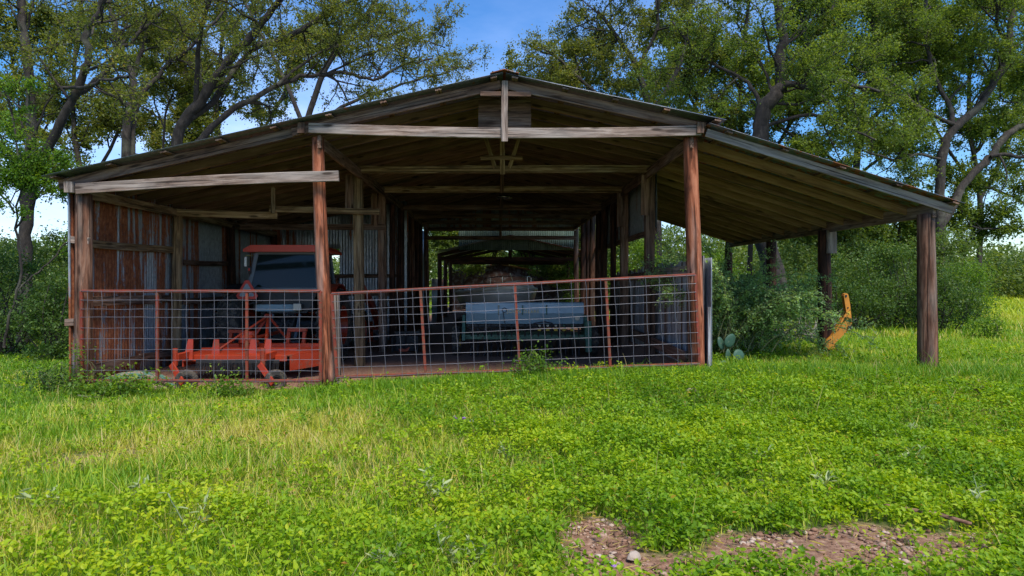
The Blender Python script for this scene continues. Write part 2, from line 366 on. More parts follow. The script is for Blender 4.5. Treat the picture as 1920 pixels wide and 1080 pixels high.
GZ = GZ + (rng.random(GZ.shape)-.5)*.012*((GY < 12) & (GY > 2))
nx, ny = len(gx), len(gy); idx = np.arange(nx*ny).reshape(ny, nx)
gf = np.stack([idx[:-1,:-1], idx[:-1,1:], idx[1:,1:], idx[1:,:-1]], -1).reshape(-1, 4)
bare = patch_mask(GX, GY); dirt = np.maximum(inside_barn(GX, GY), (GX > -3.2)*(GX < 3.4)*(GY > 20)*(GY < 38)).astype(float)
m, n, l, p = newmat('soil_and_grass_ground'); M['ground'] = m
ab = n.new('ShaderNodeAttribute'); ab.attribute_name = 'bare'; ad_ = n.new('ShaderNodeAttribute'); ad_.attribute_name = 'dirt'
v = coords(n, l, (1,1,1), False); g = noise(n, l, v, 26, 8, .7); g2 = noise(n, l, v, 1.1, 6, .6); g3 = noise(n, l, v, 90, 4, .7)
soil = ramp(n, [(.3, (.085,.036,.020)), (.48, (.22,.115,.068)), (.62, (.34,.21,.14)), (.76, (.50,.38,.28))]); l.new(g, soil.inputs[0])
litter = ramp(n, [(.3, (.030,.050,.010)), (.5, (.080,.125,.020)), (.7, (.16,.19,.04))]); l.new(g, litter.inputs[0])
far = ramp(n, [(.35, (.10,.19,.025)), (.6, (.22,.27,.05))]); l.new(g2, far.inputs[0])
barnd = ramp(n, [(.3, (.11,.055,.035)), (.55, (.26,.135,.088)), (.75, (.42,.28,.19))]); l.new(g, barnd.inputs[0])
sep = n.new('ShaderNodeSeparateXYZ'); tcn = n.new('ShaderNodeTexCoord'); l.new(tcn.outputs['Object'], sep.inputs[0])
fr = n.new('ShaderNodeMapRange'); fr.inputs['From Min'].default_value = 9; fr.inputs['From Max'].default_value = 26; l.new(sep.outputs['Y'], fr.inputs['Value'])
c1 = mixc(n, l, fr.outputs[0], litter.outputs[0], far.outputs[0]); c2 = mixc(n, l, ab.outputs['Fac'], c1, soil.outputs[0]); c3 = mixc(n, l, ad_.outputs['Fac'], c2, barnd.outputs[0])
l.new(c3, p.inputs['Base Color']); p.inputs['Roughness'].default_value = .95; bump(n, l, g3, p, .6, .02)
go = npobj('ground', np.stack([GX, GY, GZ], -1).reshape(-1, 3), gf, m, None, {'bare': bare.ravel(), 'dirt': dirt.ravel()}, True)
go['kind'] = 'structure'

# ------------------------------------------------------------------ beams, logs, sheets
def orient(o, a, b, up):
    a = Vector(a); b = Vector(b); x = (b-a).normalized(); u = Vector(up); y = u.cross(x)
    if y.length < 1e-3: y = Vector((0, 1, 0)).cross(x)
    y.normalize(); z = x.cross(y); m = Matrix((x, y, z)).transposed().to_4x4(); m.translation = a
    o.matrix_basis = m
def beam(name, a, b, w, h, mat, parent, up=(0, 0, 1), sag=0, wob=.004, seg=None, ch=.006):
    a = Vector(a); b = Vector(b); L = (b-a).length; N = seg or max(2, min(14, int(L/.4)))
    ring = [(-w/2+ch, -h/2), (w/2-ch, -h/2), (w/2, -h/2+ch), (w/2, h/2-ch), (w/2-ch, h/2), (-w/2+ch, h/2), (-w/2, h/2-ch), (-w/2, -h/2+ch)]
    V = []; ph = random.random()*6; q = random.random()*6
    for i in range(N+1):
        t = i/N; oz = -sag*4*t*(1-t)+wob*math.sin(ph+t*5); oy = wob*math.sin(q+t*4)
        for (y, z) in ring: V.append((t*L, y+oy+random.uniform(-1, 1)*wob*.3, z+oz+random.uniform(-1, 1)*wob*.3))
    Fc = [(i*8+k, (i+1)*8+k, (i+1)*8+(k+1) % 8, i*8+(k+1) % 8) for i in range(N) for k in range(8)]
    Fc = [f[::-1] for f in Fc] + [tuple(range(8)), tuple(N*8+k for k in range(8))[::-1]]
    me = bpy.data.meshes.new(name); me.from_pydata(V, [], Fc); me.materials.append(mat); me.update()
    o = link(bpy.data.objects.new(name, me)); orient(o, a, b, up); return place(o, parent)
def log(name, a, b, r0, r1, mat, parent, wob=.012, n=18, lum=.04):
    a = Vector(a); b = Vector(b); L = (b-a).length; N = max(4, int(L/.15)); V = []; ph = random.random()*6
    ang = [1+lum*(vnoise(k*.9, ph*7, 1.3, 3)*2-1) for k in range(n)]
    for i in range(N+1):
        t = i/N; r = r0+(r1-r0)*t; oy = wob*math.sin(ph+t*4); oz = wob*math.cos(ph*2+t*3.3)
        for k in range(n):
            rr = r*ang[k]*(1+lum*.5*(vnoise(k*.7+ph, t*L*5, 1, 6)*2-1)); an = 2*math.pi*k/n
            V.append((t*L, rr*math.cos(an)+oy, rr*math.sin(an)+oz))
    Fc = [(i*n+k, i*n+(k+1) % n, (i+1)*n+(k+1) % n, (i+1)*n+k) for i in range(N) for k in range(n)]
    me = bpy.data.meshes.new(name); me.from_pydata(V, [], Fc+[tuple(range(n))[::-1], tuple(N*n+k for k in range(n))]); me.materials.append(mat); me.update()
    me.polygons.foreach_set('use_smooth', [True]*(N*n)+[False]*2)
    o = link(bpy.data.objects.new(name, me)); orient(o, a, b, (0, 1, 0)); return place(o, parent)
def sheet(name, o0, u, v, mat, parent, pitch=.075, amp=.009, nrm=None, nv=6, th=.0015, rag=0, bend=.0, tone=None):
    """corrugated sheet: origin o0, waves counted along vector u, ridges run along vector v"""
    o0 = Vector(o0); u = Vector(u); v = Vector(v); nr = (u.cross(v)).normalized() if nrm is None else Vector(nrm)
    nu = max(4, int(u.length/pitch*6)); V = []; ph = random.random()*6; bb = random.uniform(-bend, bend)
    R_ = [random.uniform(0, rag) for _ in range(nu//6+2)]
    for s in (0, 1):
        for j in range(nv+1):
            for i in range(nu+1):
                w_ = amp*math.cos(2*math.pi*i/6+ph)+bb*math.sin(j/nv*3.1+ph)+.4*bend*math.sin(i/nu*5+j/nv*4+ph)
                e = v*(j/nv)
                if j == nv and rag: e = v*(1-R_[i//6]/v.length)
                V.append(o0+u*(i/nu)+e+nr*(w_+(th if s else -th)))
    W_ = nu+1; B = W_*(nv+1); Fc = []
    for j in range(nv):
        for i in range(nu):
            q = (j*W_+i, j*W_+i+1, (j+1)*W_+i+1, (j+1)*W_+i); Fc.append(q[::-1]); Fc.append(tuple(k+B for k in q))
    for i in range(nu): Fc.append((i, i+1, B+i+1, B+i)); Fc.append((nv*W_+i+1, nv*W_+i, B+nv*W_+i, B+nv*W_+i+1))
    for j in range(nv): Fc.append(((j+1)*W_, j*W_, B+j*W_, B+(j+1)*W_)); Fc.append((j*W_+nu, (j+1)*W_+nu, B+(j+1)*W_+nu, B+j*W_+nu))
    me = bpy.data.meshes.new(name); me.from_pydata([tuple(p) for p in V], [], Fc); me.materials.append(mat); me.update()
    me.polygons.foreach_set('use_smooth', [True]*len(me.polygons))
    o = link(bpy.data.objects.new(name, me)); return place(o, parent)

# ------------------------------------------------------------------ the barn
barn = thing('pole_barn', 'open fronted timber pole barn with corrugated metal roof and lean-to at its right side', 'barn', (0, 9.5, 0))
FY = 9.40; YE = 24.0
RX, RZ = .08, 4.44; LX, LZ = -6.38, 2.99; QX, QZ = 3.17, 3.78; SX, SZ = 2.95, 3.735; TX, TZ = 6.53, 2.61
def roofz(x, part):
    if part == 'L': return RZ+(RZ-LZ)/(RX-LX)*(x-RX)
    if part == 'R': return RZ+(QZ-RZ)/(QX-RX)*(x-RX)
    return SZ+(TZ-SZ)/(TX-SX)*(x-SX)
YB = [9.5, 12.3, 14.8, 17.6, 19.8, 21.9, 23.8]
# posts
log('post', (-2.47, 9.5, .0), (-2.615, 9.5, 3.60), .105, .088, M['post_red'], barn, .02)
log('post', (2.86, 9.5, .15), (2.79, 9.5, 3.60), .115, .100, M['post_red'], barn, .012)
log('post', (-5.98, 9.5, -.15), (-6.02, 9.5, 2.78), .118, .110, M['post_brown'], barn, .01)
beam('post', (-2.35, 9.62, 0), (-2.38, 9.62, 1.32), .07, .10, M['board_gray'], barn, (0, 1, 0))
for i, y in enumerate(YB[1:]):
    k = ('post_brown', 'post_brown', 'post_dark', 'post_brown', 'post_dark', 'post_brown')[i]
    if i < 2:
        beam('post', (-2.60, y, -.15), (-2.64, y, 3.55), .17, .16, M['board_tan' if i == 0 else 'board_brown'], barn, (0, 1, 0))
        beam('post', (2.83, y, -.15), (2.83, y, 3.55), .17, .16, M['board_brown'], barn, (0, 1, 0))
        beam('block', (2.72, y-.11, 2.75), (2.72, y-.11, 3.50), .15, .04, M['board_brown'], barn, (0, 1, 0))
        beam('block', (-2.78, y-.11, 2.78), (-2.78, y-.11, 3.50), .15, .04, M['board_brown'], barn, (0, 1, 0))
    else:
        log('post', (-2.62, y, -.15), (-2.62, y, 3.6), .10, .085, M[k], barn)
        log('post', (2.82, y, -.15), (2.82, y, 3.6), .10, .085, M[k], barn)
    if i < 3: log('post', (-6.03, y, -.15), (-6.03, y, 2.78), .095, .085, M['board_tan' if i == 0 else 'post_dark'], barn)
for k_, y in ((8, 16.2), (9, 18.6), (10, 20.8)):
    log('post', (-2.62, y, -.15), (-2.62, y, 3.6), .08, .07, M['post_dark'], barn)
    log('post', (2.82, y, -.15), (2.82, y, 3.6), .08, .07, M['post_dark'], barn)
# lean-to posts
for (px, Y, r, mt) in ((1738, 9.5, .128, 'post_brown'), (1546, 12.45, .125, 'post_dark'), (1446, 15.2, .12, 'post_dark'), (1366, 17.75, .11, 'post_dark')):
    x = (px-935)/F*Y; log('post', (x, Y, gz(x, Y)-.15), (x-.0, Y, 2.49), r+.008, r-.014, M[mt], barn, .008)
xx = (1546-935)/F*12.45
beam('block', (xx+.06, 12.30, 2.05), (xx+.06, 12.30, 2.48), .18, .04, M['board_gray'], barn, (0, 1, 0))
# roof sheets, each slope in two runs with a lap
def roofrun(x0, z0, x1, z1, ys, lap=0):
    for (ya, yb) in ys:
        sheet('roof_sheet', (x0, ya, z0), (0, yb-ya, 0), (x1-x0, 0, z1-z0), M['sheet_roof'], barn, .076, .010, None, 4)
def split(a, b, step): 
    e = list(np.arange(a, b, step))+[b]; return [(e[i], e[i+1]+(.03 if i < len(e)-2 else 0)) for i in range(len(e)-1)]
for i, (ya, yb) in enumerate(split(9.18, 24.1, 2.2)):
    dz = .004*(i % 2)
    sheet('roof_sheet', (RX-.02, ya, RZ+dz), (0, yb-ya, 0), (LX-RX, 0, LZ-RZ), M['sheet_roof'], barn, .076, .009, None, 6, bend=.006)
    sheet('roof_sheet', (RX+.02, ya, RZ+dz), (0, yb-ya, 0), (QX-RX, 0, QZ-RZ), M['sheet_roof'], barn, .076, .009, None, 4, bend=.006)
for i, (ya, yb) in enumerate(split(9.18, 18.0, 2.2)):
    sheet('roof_sheet', (SX, ya, SZ+.004*(i % 2)), (0, yb-ya, 0), (TX-SX, 0, TZ-SZ), M['sheet_roof'], barn, .076, .009, None, 6, bend=.006)
b_ = MB(); b_.prism([Vector((RX-.20, 9.15, RZ-.018)), Vector((RX, 9.15, RZ+.035)), Vector((RX+.20, 9.15, RZ-.018)), Vector((RX+.20, 9.15, RZ-.008)), Vector((RX, 9.15, RZ+.047)), Vector((RX-.20, 9.15, RZ-.008))], (0, 15, 0)); b_.build('ridge_cap', M['sheet_rusty'], barn)
# purlins (flat boards running front to back) with their ends at the rake
def purlin(x, part, y1):
    z = roofz(x, part)-.028
    s = {'L': (RZ-LZ)/(RX-LX), 'R': (QZ-RZ)/(QX-RX), 'T': (TZ-SZ)/(TX-SX)}[part]
    beam('purlin', (x, 9.20+random.uniform(-.02, .02), z), (x, y1, z), .09, .022, M['board_brown'], barn, (-s, 0, 1), 0, .001, 6, .003)
for x in np.linspace(LX+.12, RX-.15, 9): purlin(x, 'L', 24.0)
for x in np.linspace(RX+.15, QX-.1, 5): purlin(x, 'R', 24.0)
for x in np.linspace(SX+.3, TX-.12, 5): purlin(x, 'T', 17.95)
# rafters
RD = .14
def rafter(x0, x1, y, part, mat, w=.040, d=RD, name='rafter'):
    o = roofz(0, part)-roofz(0, part); c = -.042-d/2
    beam(name, (x0, y, roofz(x0, part)+c), (x1, y, roofz(x1, part)+c), w, d, mat, barn, (0, 0, 1), 0, .004)
ys = np.arange(9.98, 23.9, .61)
for y in ys:
    rafter(RX-.03, LX+.22, y, 'L', M['rafter_dark']); rafter(RX+.03, QX-.06, y, 'R', M['rafter_dark'])
    if y < 17.9: rafter(SX+.03, TX-.22, y, 'T', M['rafter'], .042)
# front rake boards
rafter(RX-.05, -2.95, 9.36, 'L', M['board_brown'], .04, .135, 'rake_board'); rafter(-2.78, LX+.08, 9.41, 'L', M['board_brown'], .04, .135, 'rake_board')
rafter(RX+.05, QX-.22, 9.36, 'R', M['board_brown'], .04, .135, 'rake_board'); rafter(SX+.0, TX-.09, 9.32, 'T', M['board_gray'], .04, .12, 'rake_board')
# centre bay tie beams, king posts
def tie(y, z, x0, x1, mat, h=.14, sag=.0, w=.045):
    beam('tie_beam', (x0, y, z), (x1, y, z), w, h, mat, barn, (0, 0, 1), sag, .004, 14)
zt = 3.635
beam('tie_beam', (-2.70, 9.34, 3.70), (2.88, 9.34, 3.67), .045, .145, M['board_gray'], barn, (0, 0, 1), .055, .003, 16)
for x in (-2.80, 2.86): beam('block', (x, 9.33, 3.62), (x, 9.33, 3.77), .10, .10, M['board_brown'], barn, (0, 1, 0))
tie(12.15, 3.60, -2.60, 2.82, M['board_tan']); tie(14.65, 3.58, -2.62, 2.78, M['board_tan']); 
for y in (17.5, 19.7, 21.8): tie(y, 3.5, -2.62, 2.78, M['board_brown'])
tie(23.7, 3.12, -2.62, 2.8, M['board_brown']); tie(23.75, 3.44, -2.62, 2.8, M['board_brown'])
beam('king_post', (.085, 9.30, 3.50), (.085, 9.30, 4.36), .09, .04, M['board_gray'], barn, (0, 1, 0))
beam('king_post', (.07, 12.11, 3.50), (.07, 12.11, 4.30), .09, .04, M['board_tan'], barn, (0, 1, 0))
beam('king_post', (.07, 14.61, 3.50), (.07, 14.61, 4.30), .09, .04, M['board_brown'], barn, (0, 1, 0))
for y in (17.4, 19.6, 21.7, 23.6): beam('king_post', (.07, y, 3.1 if y > 23 else 3.45), (.07, y, 4.3), .09, .04, M['board_brown'], barn, (0, 1, 0))
for s in (-1, 1): beam('web_brace', (.07+s*.13, 12.13, 3.62), (.07+s*.32, 12.13, 4.2), .07, .035, M['board_tan'], barn, (0, 1, 0))
beam('collar_tie', (-.33, 12.09, 3.80), (.44, 12.09, 3.80), .035, .08, M['board_tan'], barn)
beam('collar_tie', (-.26, 9.325, 4.185), (.46, 9.325, 4.175), .03, .07, M['board_brown'], barn)
beam('ridge_board', (RX, 9.40, RZ-.15), (RX, 23.9, RZ-.15), .045, .18, M['board_brown'], barn)
b_ = MB(); b_.box((.09, 9.72, 3.99), (.78, .018, .42)); b_.build('gusset_plate', M['board_brown'], barn)
# long beams on the post rows
for x in (-2.64, 2.83):
    for (ya, yb) in ((9.38, 12.9), (12.9, 18.0), (18.0, 24.0)):
        beam('header', (x+(.07 if x < 0 else -.07), ya, 3.52), (x+(.07 if x < 0 else -.07), yb, 3.52), .045, .19, M['board_brown'], barn)
for (ya, yb) in ((9.36, 12.55), (12.55, 17.9)):
    beam('header', (6.10+.12, ya, 2.53), (6.10+.12, yb, 2.55), .05, .19, M['board_brown' if ya < 10 else 'board_tan'], barn)
for (ya, yb) in ((9.40, 12.4), (12.4, 17.7)): beam('header', (-6.0, ya, 2.80), (-6.0, yb, 2.80), .045, .15, M['board_tan'], barn)
# left bay cross boards
beam('tie_beam', at(143, 354, 9.33)+Vector((0,0,-.0)), at(635, 330, 9.33), .045, .15, M['board_gray'], barn, (0, 0, 1), -.02, .003)
beam('block', (-6.10, 9.34, 2.78), (-6.10, 9.34, 2.93), .12, .12, M['board_gray'], barn, (0, 1, 0))
beam('tie_beam', at(332, 399, 12.2), at(520, 404, 12.2), .04, .13, M['board_tan'], barn)
beam('tie_beam', at(505, 392, 12.15), at(712, 397, 12.15), .04, .11, M['board_tan'], barn)
beam('brace', at(512, 352, 12.1), at(512, 400, 12.1), .07, .04, M['board_tan'], barn, (0, 1, 0))
beam('tie_beam', at(450, 425, 14.7), at(724, 426, 14.7), .04, .13, M['board_brown'], barn)
# left wall: rails + leaning sheets
def rail(py0, px0, py1, px1, mat, hgt=.12, x=-6.08):
    ya = x*F/(px0-935); yb = x*F/(px1-935)
    beam('rail', (x, ya, CH+(530-py0)/F*ya), (x, yb, CH+(530-py1)/F*yb), .04, hgt, mat, barn, (0, 0, 1), 0, .006)
rail(457, 168, 469, 325, M['board_tan']); rail(566, 172, 560, 300, M['board_brown'], .15); rail(560, 302, 557, 345, M['board_brown'], .12); rail(690, 178, 674, 262, M['board_brown'], .14); rail(670, 262, 660, 330, M['board_brown'], .12)
rail(492, 345, 495, 430, M['board_brown'], .10); rail(565, 345, 560, 440, M['board_brown'], .12)
beam('rail', (-6.2, 9.46, 2.12), (-5.9, 9.46, 2.10), .05, .10, M['board_gray'], barn); beam('rail', (-6.22, 9.42, .93), (-6.1, 9.43, .93), .05, .10, M['board_brown'], barn)
y = 9.42; i = 0
while y < 17.4:
    w_ = random.uniform(.55, .68); ru = i in (1, 2, 3, 4) or i == 0
    tilt = random.uniform(-.03, .03)
    gap = .012 if i in (7,) else -.05
    sheet('wall_sheet', (-6.17-.006*(i % 2), y, -.12), (0, w_, 0), (.0, tilt, 3.15-random.uniform(0, .03)), M['sheet_rusty' if ru else 'sheet_galv'], barn, .076, .011, (1, 0, 0), 7, bend=.012)
    y += w_+gap; i += 1
# back wall of left bay with window opening
x = -6.1; i = 0
while x < -2.75:
    w_ = .62
    if i == 2:
        sheet('wall_sheet', (x, 17.72, -.1), (w_, 0, 0), (0, 0, 1.75), M['sheet_galv'], barn, .076, .010, (0, 1, 0))
        sheet('wall_sheet', (x, 17.72, 2.42), (w_, 0, 0), (0, 0, 1.0), M['sheet_galv'], barn, .076, .010, (0, 1, 0))
    else: sheet('wall_sheet', (x, 17.72+.006*(i % 2), -.1), (w_, 0, 0), (0, 0, 3.2+i*.12), M['sheet_galv'], barn, .076, .010, (0, 1, 0))
    x += w_-.02; i += 1
for z in (1.2, 1.68): beam('rail', (-6.0, 17.66, z), (-2.7, 17.66, z), .04, .10, M['board_brown'], barn)
# far left wall of the centre bay
y = 17.7; i = 0
while y < 23.6:
    if True: sheet('wall_sheet', (-2.76-.006*(i % 2), y, -.1), (0, .66, 0), (0, 0, 3.5), M['sheet_galv'], barn, .076, .010, (1, 0, 0))
    y += .64 if i not in (3,) else .76; i += 1
# upper right wall between centre bay and lean-to
y = 12.3; i = 0
while y < 19.2:
    sheet('wall_sheet', (2.96+.006*(i % 2), y, 2.44), (0, .66, 0), (0, 0, 1.22), M['sheet_galv'], barn, .076, .009, (1, 0, 0), 3)
    y += .64; i += 1
beam('rail', (2.92, 12.2, 2.47), (2.92, 19.4, 2.47), .04, .12, M['board_brown'], barn); 
beam('rail', (2.92, 19.4, 2.5), (2.92, 24, 2.5), .04, .12, M['board_brown'], barn)
# low plank wall on the right
y = 9.62; 
while y < 17.0:
    w_ = random.uniform(.12, .21); t_ = 1.86-.02*(y-9.6)+random.uniform(-.05, .05)
    if not (12.42 < y < 12.5):
        beam('wall_plank', (3.00+random.uniform(-.006, .006), y+w_/2, gz(3.0, y)-.1), (3.00+random.uniform(-.012, .012), y+w_/2+random.uniform(-.01, .01), t_), w_, .022, M['plank' if random.random() < .7 else 'board_brown'], barn, (1, 0, 0), 0, .004, 5, .003)
    y += w_+random.choice([.004, .006, .01, .022])
beam('rail', (2.95, 9.6, 1.70), (2.95, 12.4, 1.70), .035, .14, M['board_gray'], barn); beam('rail', (2.95, 12.4, 1.66), (2.95, 17, 1.6), .035, .14, M['board_brown'], barn)
beam('rail', (2.80, 9.75, .38), (2.90, 14.2, .42), .05, .17, M['board_brown'], barn)
sheet('wall_sheet', (3.06, 9.40, .0), (0, .5, 0), (0, 0, 1.86), M['sheet_galv'], barn, .076, .010, (1, 0, 0))
beam('wall_plank', (3.03, 9.44, .05), (3.03, 9.44, 1.15), .05, .05, M['plank'], barn, (1, 0, 0))
# far gable: pale green corrugated sheets hanging over the open end
def gable(x0, x1, z0, i): sheet('gable_sheet', (x0, 24.6+.006*(i % 2), z0), (x1-x0, 0, 0), (0, 0, 3.75-z0), M['green_sheet'], barn, .076, .010, (0, 1, 0), 3)
m_, n_, l_, p_ = newmat('faded_green_corrugated_metal'); p_.inputs['Roughness'].default_value = .5
g_ = noise(n_, l_, coords(n_, l_, (5, 5, .6)), 1, 7, .6); r_ = ramp(n_, [(.3, (.05,.085,.07)), (.7, (.12,.17,.145))]); l_.new(g_, r_.inputs[0]); l_.new(r_.outputs[0], p_.inputs['Base Color']); M['green_sheet'] = m_
for i, x in enumerate(np.arange(-1.5, 2.6, .64)): gable(x, x+.66, 2.72, i)
for i, x in enumerate(np.arange(-2.75, 2.8, .62)):
    xm_ = x+.31; sheet('gable_sheet', (x, 23.88+.006*(i % 2), 3.42), (.64, 0, 0), (0, 0, roofz(xm_, 'L' if xm_ < .08 else 'R')-3.40), M['sheet_galv'], barn, .076, .008, (0, 1, 0), 2)
for i, x in enumerate(np.arange(-6.2, -2.8, .62)):
    sheet('gable_sheet', (x, 17.80+.006*(i % 2), 2.6), (.64, 0, 0), (0, 0, roofz(x+.31, 'L')-2.6), M['sheet_galv'], barn, .076, .008, (0, 1, 0), 2)

# ------------------------------------------------------------------ gates
def bil(A, B, C, D, u, v): return (A*(1-u)+B*u)*(1-v)+(D*(1-u)+C*u)*v      # A bottom-left, B bottom-right, C top-right, D top-left
def gate(label, A, B, C, D, ups, nh, nv_, stagger):
    g = thing('wire_gate', label, 'gate', ((A.x+B.x)/2, A.y, min(A.z, B.z)-.02), 'rust red wire gates across the barn front')
    f = MB()
    for a, b in ((A, B), (D, C), (A, D), (B, C)): f.bar(a, b, .042, .042, (0, 1, 0) if abs((a-b).z) > .5 else (0, 0, 1), .005)
    f.build('gate_frame', M['gate_red'], g)
    for u in ups:
        f = MB(); f.bar(bil(A, B, C, D, u, .0), bil(A, B, C, D, u, 1), .038, .038, (0, 1, 0), .004); f.build('upright', M['gate_red'], g)
    w = MB(); off = Vector((0, -.028, 0))
    hs_ = [0, .115, .235, .35, .47, .59, .71, .80, .90, 1.0] if nh == 10 else [i/(nh-1) for i in range(nh)]
    for v in hs_:
        w.tube([bil(A, B, C, D, u, v)+off+Vector((0, random.uniform(-.004, .004), random.uniform(-.007, .007))) for u in np.linspace(.0, 1, 13)], .0030, 5)
    for k in range(nv_):
        u = (k+.5)/nv_+random.uniform(-.003, .003)
        w.tube([bil(A, B, C, D, u, v)+off+Vector((random.uniform(-.007, .007), -.006, 0)) for v in np.linspace(-.02, 1.01, 9)], .0030, 5)
    w.build('wire_mesh', M['wire'], g)
    return g
A, B, C, D = at(153, 714, 9.32), at(601, 714, 9.32), at(601, 546, 9.32), at(153, 546, 9.32)
gate('shorter rust red wire gate in front of the orange mower', A, B, C, D, ((295-153)/448, (463-153)/448), 10, 17, 0)
A, B, C, D = at(632, 707, 9.34), at(1311, 682, 9.30), at(1303, 515, 9.30), at(622, 551, 9.34)
g2_ = gate('longer rust red wire gate in front of the blue seed box', A, B, C, D, (.245, .505, .755), 10, 25, 0)
# ------------------------------------------------------------------ wheels
def tyre_mb(c, R_, w, axis=(1, 0, 0), lug=0, rim=.55, n=36):
    t = MB(); h = w/2
    t.lathe([(-h*.75, R_*rim), (-h, R_*(rim+.10)), (-h, R_*.86), (-h*.82, R_*.95), (-h*.4, R_*.985), (0, R_*.99), (h*.4, R_*.985), (h*.82, R_*.95), (h, R_*.86), (h, R_*(rim+.10)), (h*.75, R_*rim), (-h*.75, R_*rim)], c, axis, n)
    if lug:
        ax = Vector(axis); c = Vector(c)
        N = 20
        for k in range(N):
            for s in (-1, 1):
                a0 = 2*math.pi*(k+.25*(s+1))/N
                pts = []
                for q in range(4):
                    f = q/3; a = a0+.26*f; al = s*h*(.02+.96*f); rr = R_*(1.0-.05*f*f)
                    pts.append(c+Vector((al, math.cos(a)*rr, math.sin(a)*rr)))
                for q in range(3): t.bar(pts[q], pts[q+1], .045, lug*2, (pts[q]-c-Vector(((pts[q]-c).x, 0, 0))), .006)
    return t
def rim_mb(c, r, w, axis=(1, 0, 0)):
    t = MB(); t.lathe([(-w/2, r), (-w/2, r*.9), (-w*.1, r*.8), (-w*.05, r*.35), (-w*.25, r*.3), (-w*.28, 0)], c, axis, 28)
    t.lathe([(w/2, r), (w/2, r*.9), (w*.1, r*.8), (w*.05, r*.35), (w*.25, r*.3), (w*.28, 0)], c, axis, 28)
    t.lathe([(-w/2, r), (w/2, r)], c, axis, 28)
    return t
# ------------------------------------------------------------------ tractor
TX_ = -4.12; FZ = -.05
T = thing('farm_tractor', 'red and grey cab tractor parked inside the barn behind the mower', 'tractor', (TX_, 13.4, FZ))
for s, xo in ((-1, -5.10), (1, -3.24)):
    wh = tyre_mb((xo, 12.95, FZ+.72), .71, .40, (1, 0, 0), .018, .52).build('rear_wheel', M['rubber'], T)
    rim_mb((xo, 12.95, FZ+.72), .71*.53, .36).build('rim', M['orange_red'], wh)
    wf = tyre_mb((xo+s*-.02+(.06 if s > 0 else -.06), 15.1, FZ+.46), .45, .26, (1, 0, 0), .012, .52).build('front_wheel', M['rubber'], T)
    rim_mb((xo+s*-.02+(.06 if s > 0 else -.06), 15.1, FZ+.46), .24, .24).build('rim', M['orange_red'], wf)
    fd = MB(); pts = []
    for k in range(9):
        a = R(55+105*k/8); pts.append((12.95-math.cos(a)*.82, FZ+.72+math.sin(a)*.80))
    for k in range(8):
        (ya, za), (yb, zb) = pts[k], pts[k+1]; fd.bar((xo-s*.04, ya, za), (xo-s*.04, yb, zb), .34, .02)
    fd.build('fender', M['orange_red' if s > 0 else 'black_steel'], T)
ch = MB(); ch.box((TX_-.03, 12.75, FZ+.62), (.50, .5, .42), None, .04); ch.box((TX_-.03, 13.9, FZ+.65), (.42, 2.2, .40), None, .04); ch.tube([(-5.0, 12.95, FZ+.72), (-3.3, 12.95, FZ+.72)], .13, 14)
ch.box((TX_-.03, 12.46, FZ+.62), (.30, .12, .30), None, .03); ch.tube([(TX_-.03, 12.34, FZ+.58), (TX_-.03, 12.5, FZ+.58)], .05, 12); ch.tube([(-4.9, 15.1, FZ+.46), (-3.4, 15.1, FZ+.46)], .07, 10)
for k in range(6): ch.tube([(TX_-.3+k*.11, 12.42, FZ+.85+.03*(k % 2)), (TX_-.28+k*.10, 12.36, FZ+.72), (TX_-.2+k*.07, 12.42, FZ+.5)], .014, 6)
ch.build('transmission', M['black_steel'], T)
hd = MB(); hd.box((TX_, 14.85, FZ+1.12), (.62, 1.35, .58), None, .06); hd.build('hood', M['orange_red'], T)
# cab: a tapered box of posts with panes
zb, zt_, zr = 1.38, 2.085, 2.2
cb = [(-4.76, 12.50), (-3.44, 12.50), (-3.50, 13.95), (-4.70, 13.95)]; ct = [(-4.64, 12.60), (-3.50, 12.60), (-3.56, 13.85), (-4.62, 13.85)]
cf = MB()
for (a, b) in zip(cb, ct): cf.bar((a[0], a[1], zb-.02), (b[0], b[1], zt_), .075, .055, (0, 1, 0), .012)
for k in range(4):
    a, b = cb[k], cb[(k+1) % 4]; cf.bar((a[0], a[1], zb), (b[0], b[1], zb), .05, .06, (0, 0, 1), .01)
    a, b = ct[k], ct[(k+1) % 4]; cf.bar((a[0], a[1], zt_-.02), (b[0], b[1], zt_-.02), .05, .05, (0, 0, 1), .01)
# lower panel narrowing towards the hitch
V_ = lambda x, z, y=12.50: Vector((x, y, z))
cf.build('cab_frame', M['tractor_gray'], T); cf = MB()
cf.prism([V_(-4.76, 1.36), V_(-3.44, 1.36), V_(-3.56, 1.08), V_(-3.66, .92), V_(-4.40, .92), V_(-4.52, 1.08)], (0, .05, 0))
cf.box((TX_, 13.2, 1.16), (1.16, 1.36, .44), None, .03)
cf.build('cab_base', M['black_steel'], T)
for (q0, q1) in ((0, 1), (1, 2), (2, 3), (3, 0)):
    g_ = MB(); a0, b0, a1, b1 = cb[q0], cb[q1], ct[q0], ct[q1]
    P_ = [Vector((a0[0], a0[1], zb)), Vector((b0[0], b0[1], zb)), Vector((b1[0], b1[1], zt_-.03)), Vector((a1[0], a1[1], zt_-.03))]
    nn = (P_[1]-P_[0]).cross(P_[3]-P_[0]).normalized()*.006; g_.prism(P_, nn); g_.build('window_pane', M['glass'], T)
ru = MB(); ru.prism([Vector((x, 12.42, z)) for x, z in ((-4.84, zt_), (-3.36, zt_), (-3.36, zt_+.05), (-3.48, zt_+.13), (-4.70, zt_+.13), (-4.84, zt_+.055))], (0, 1.65, 0)); ru.build('cab_roof', M['cab_red'], T)
st = MB(); st.box((TX_, 13.3, 1.48), (.46, .45, .12), None, .03); st.box((TX_, 13.05, 1.72), (.44, .10, .42), None, .03); st.build('seat', M['black_steel'], T)
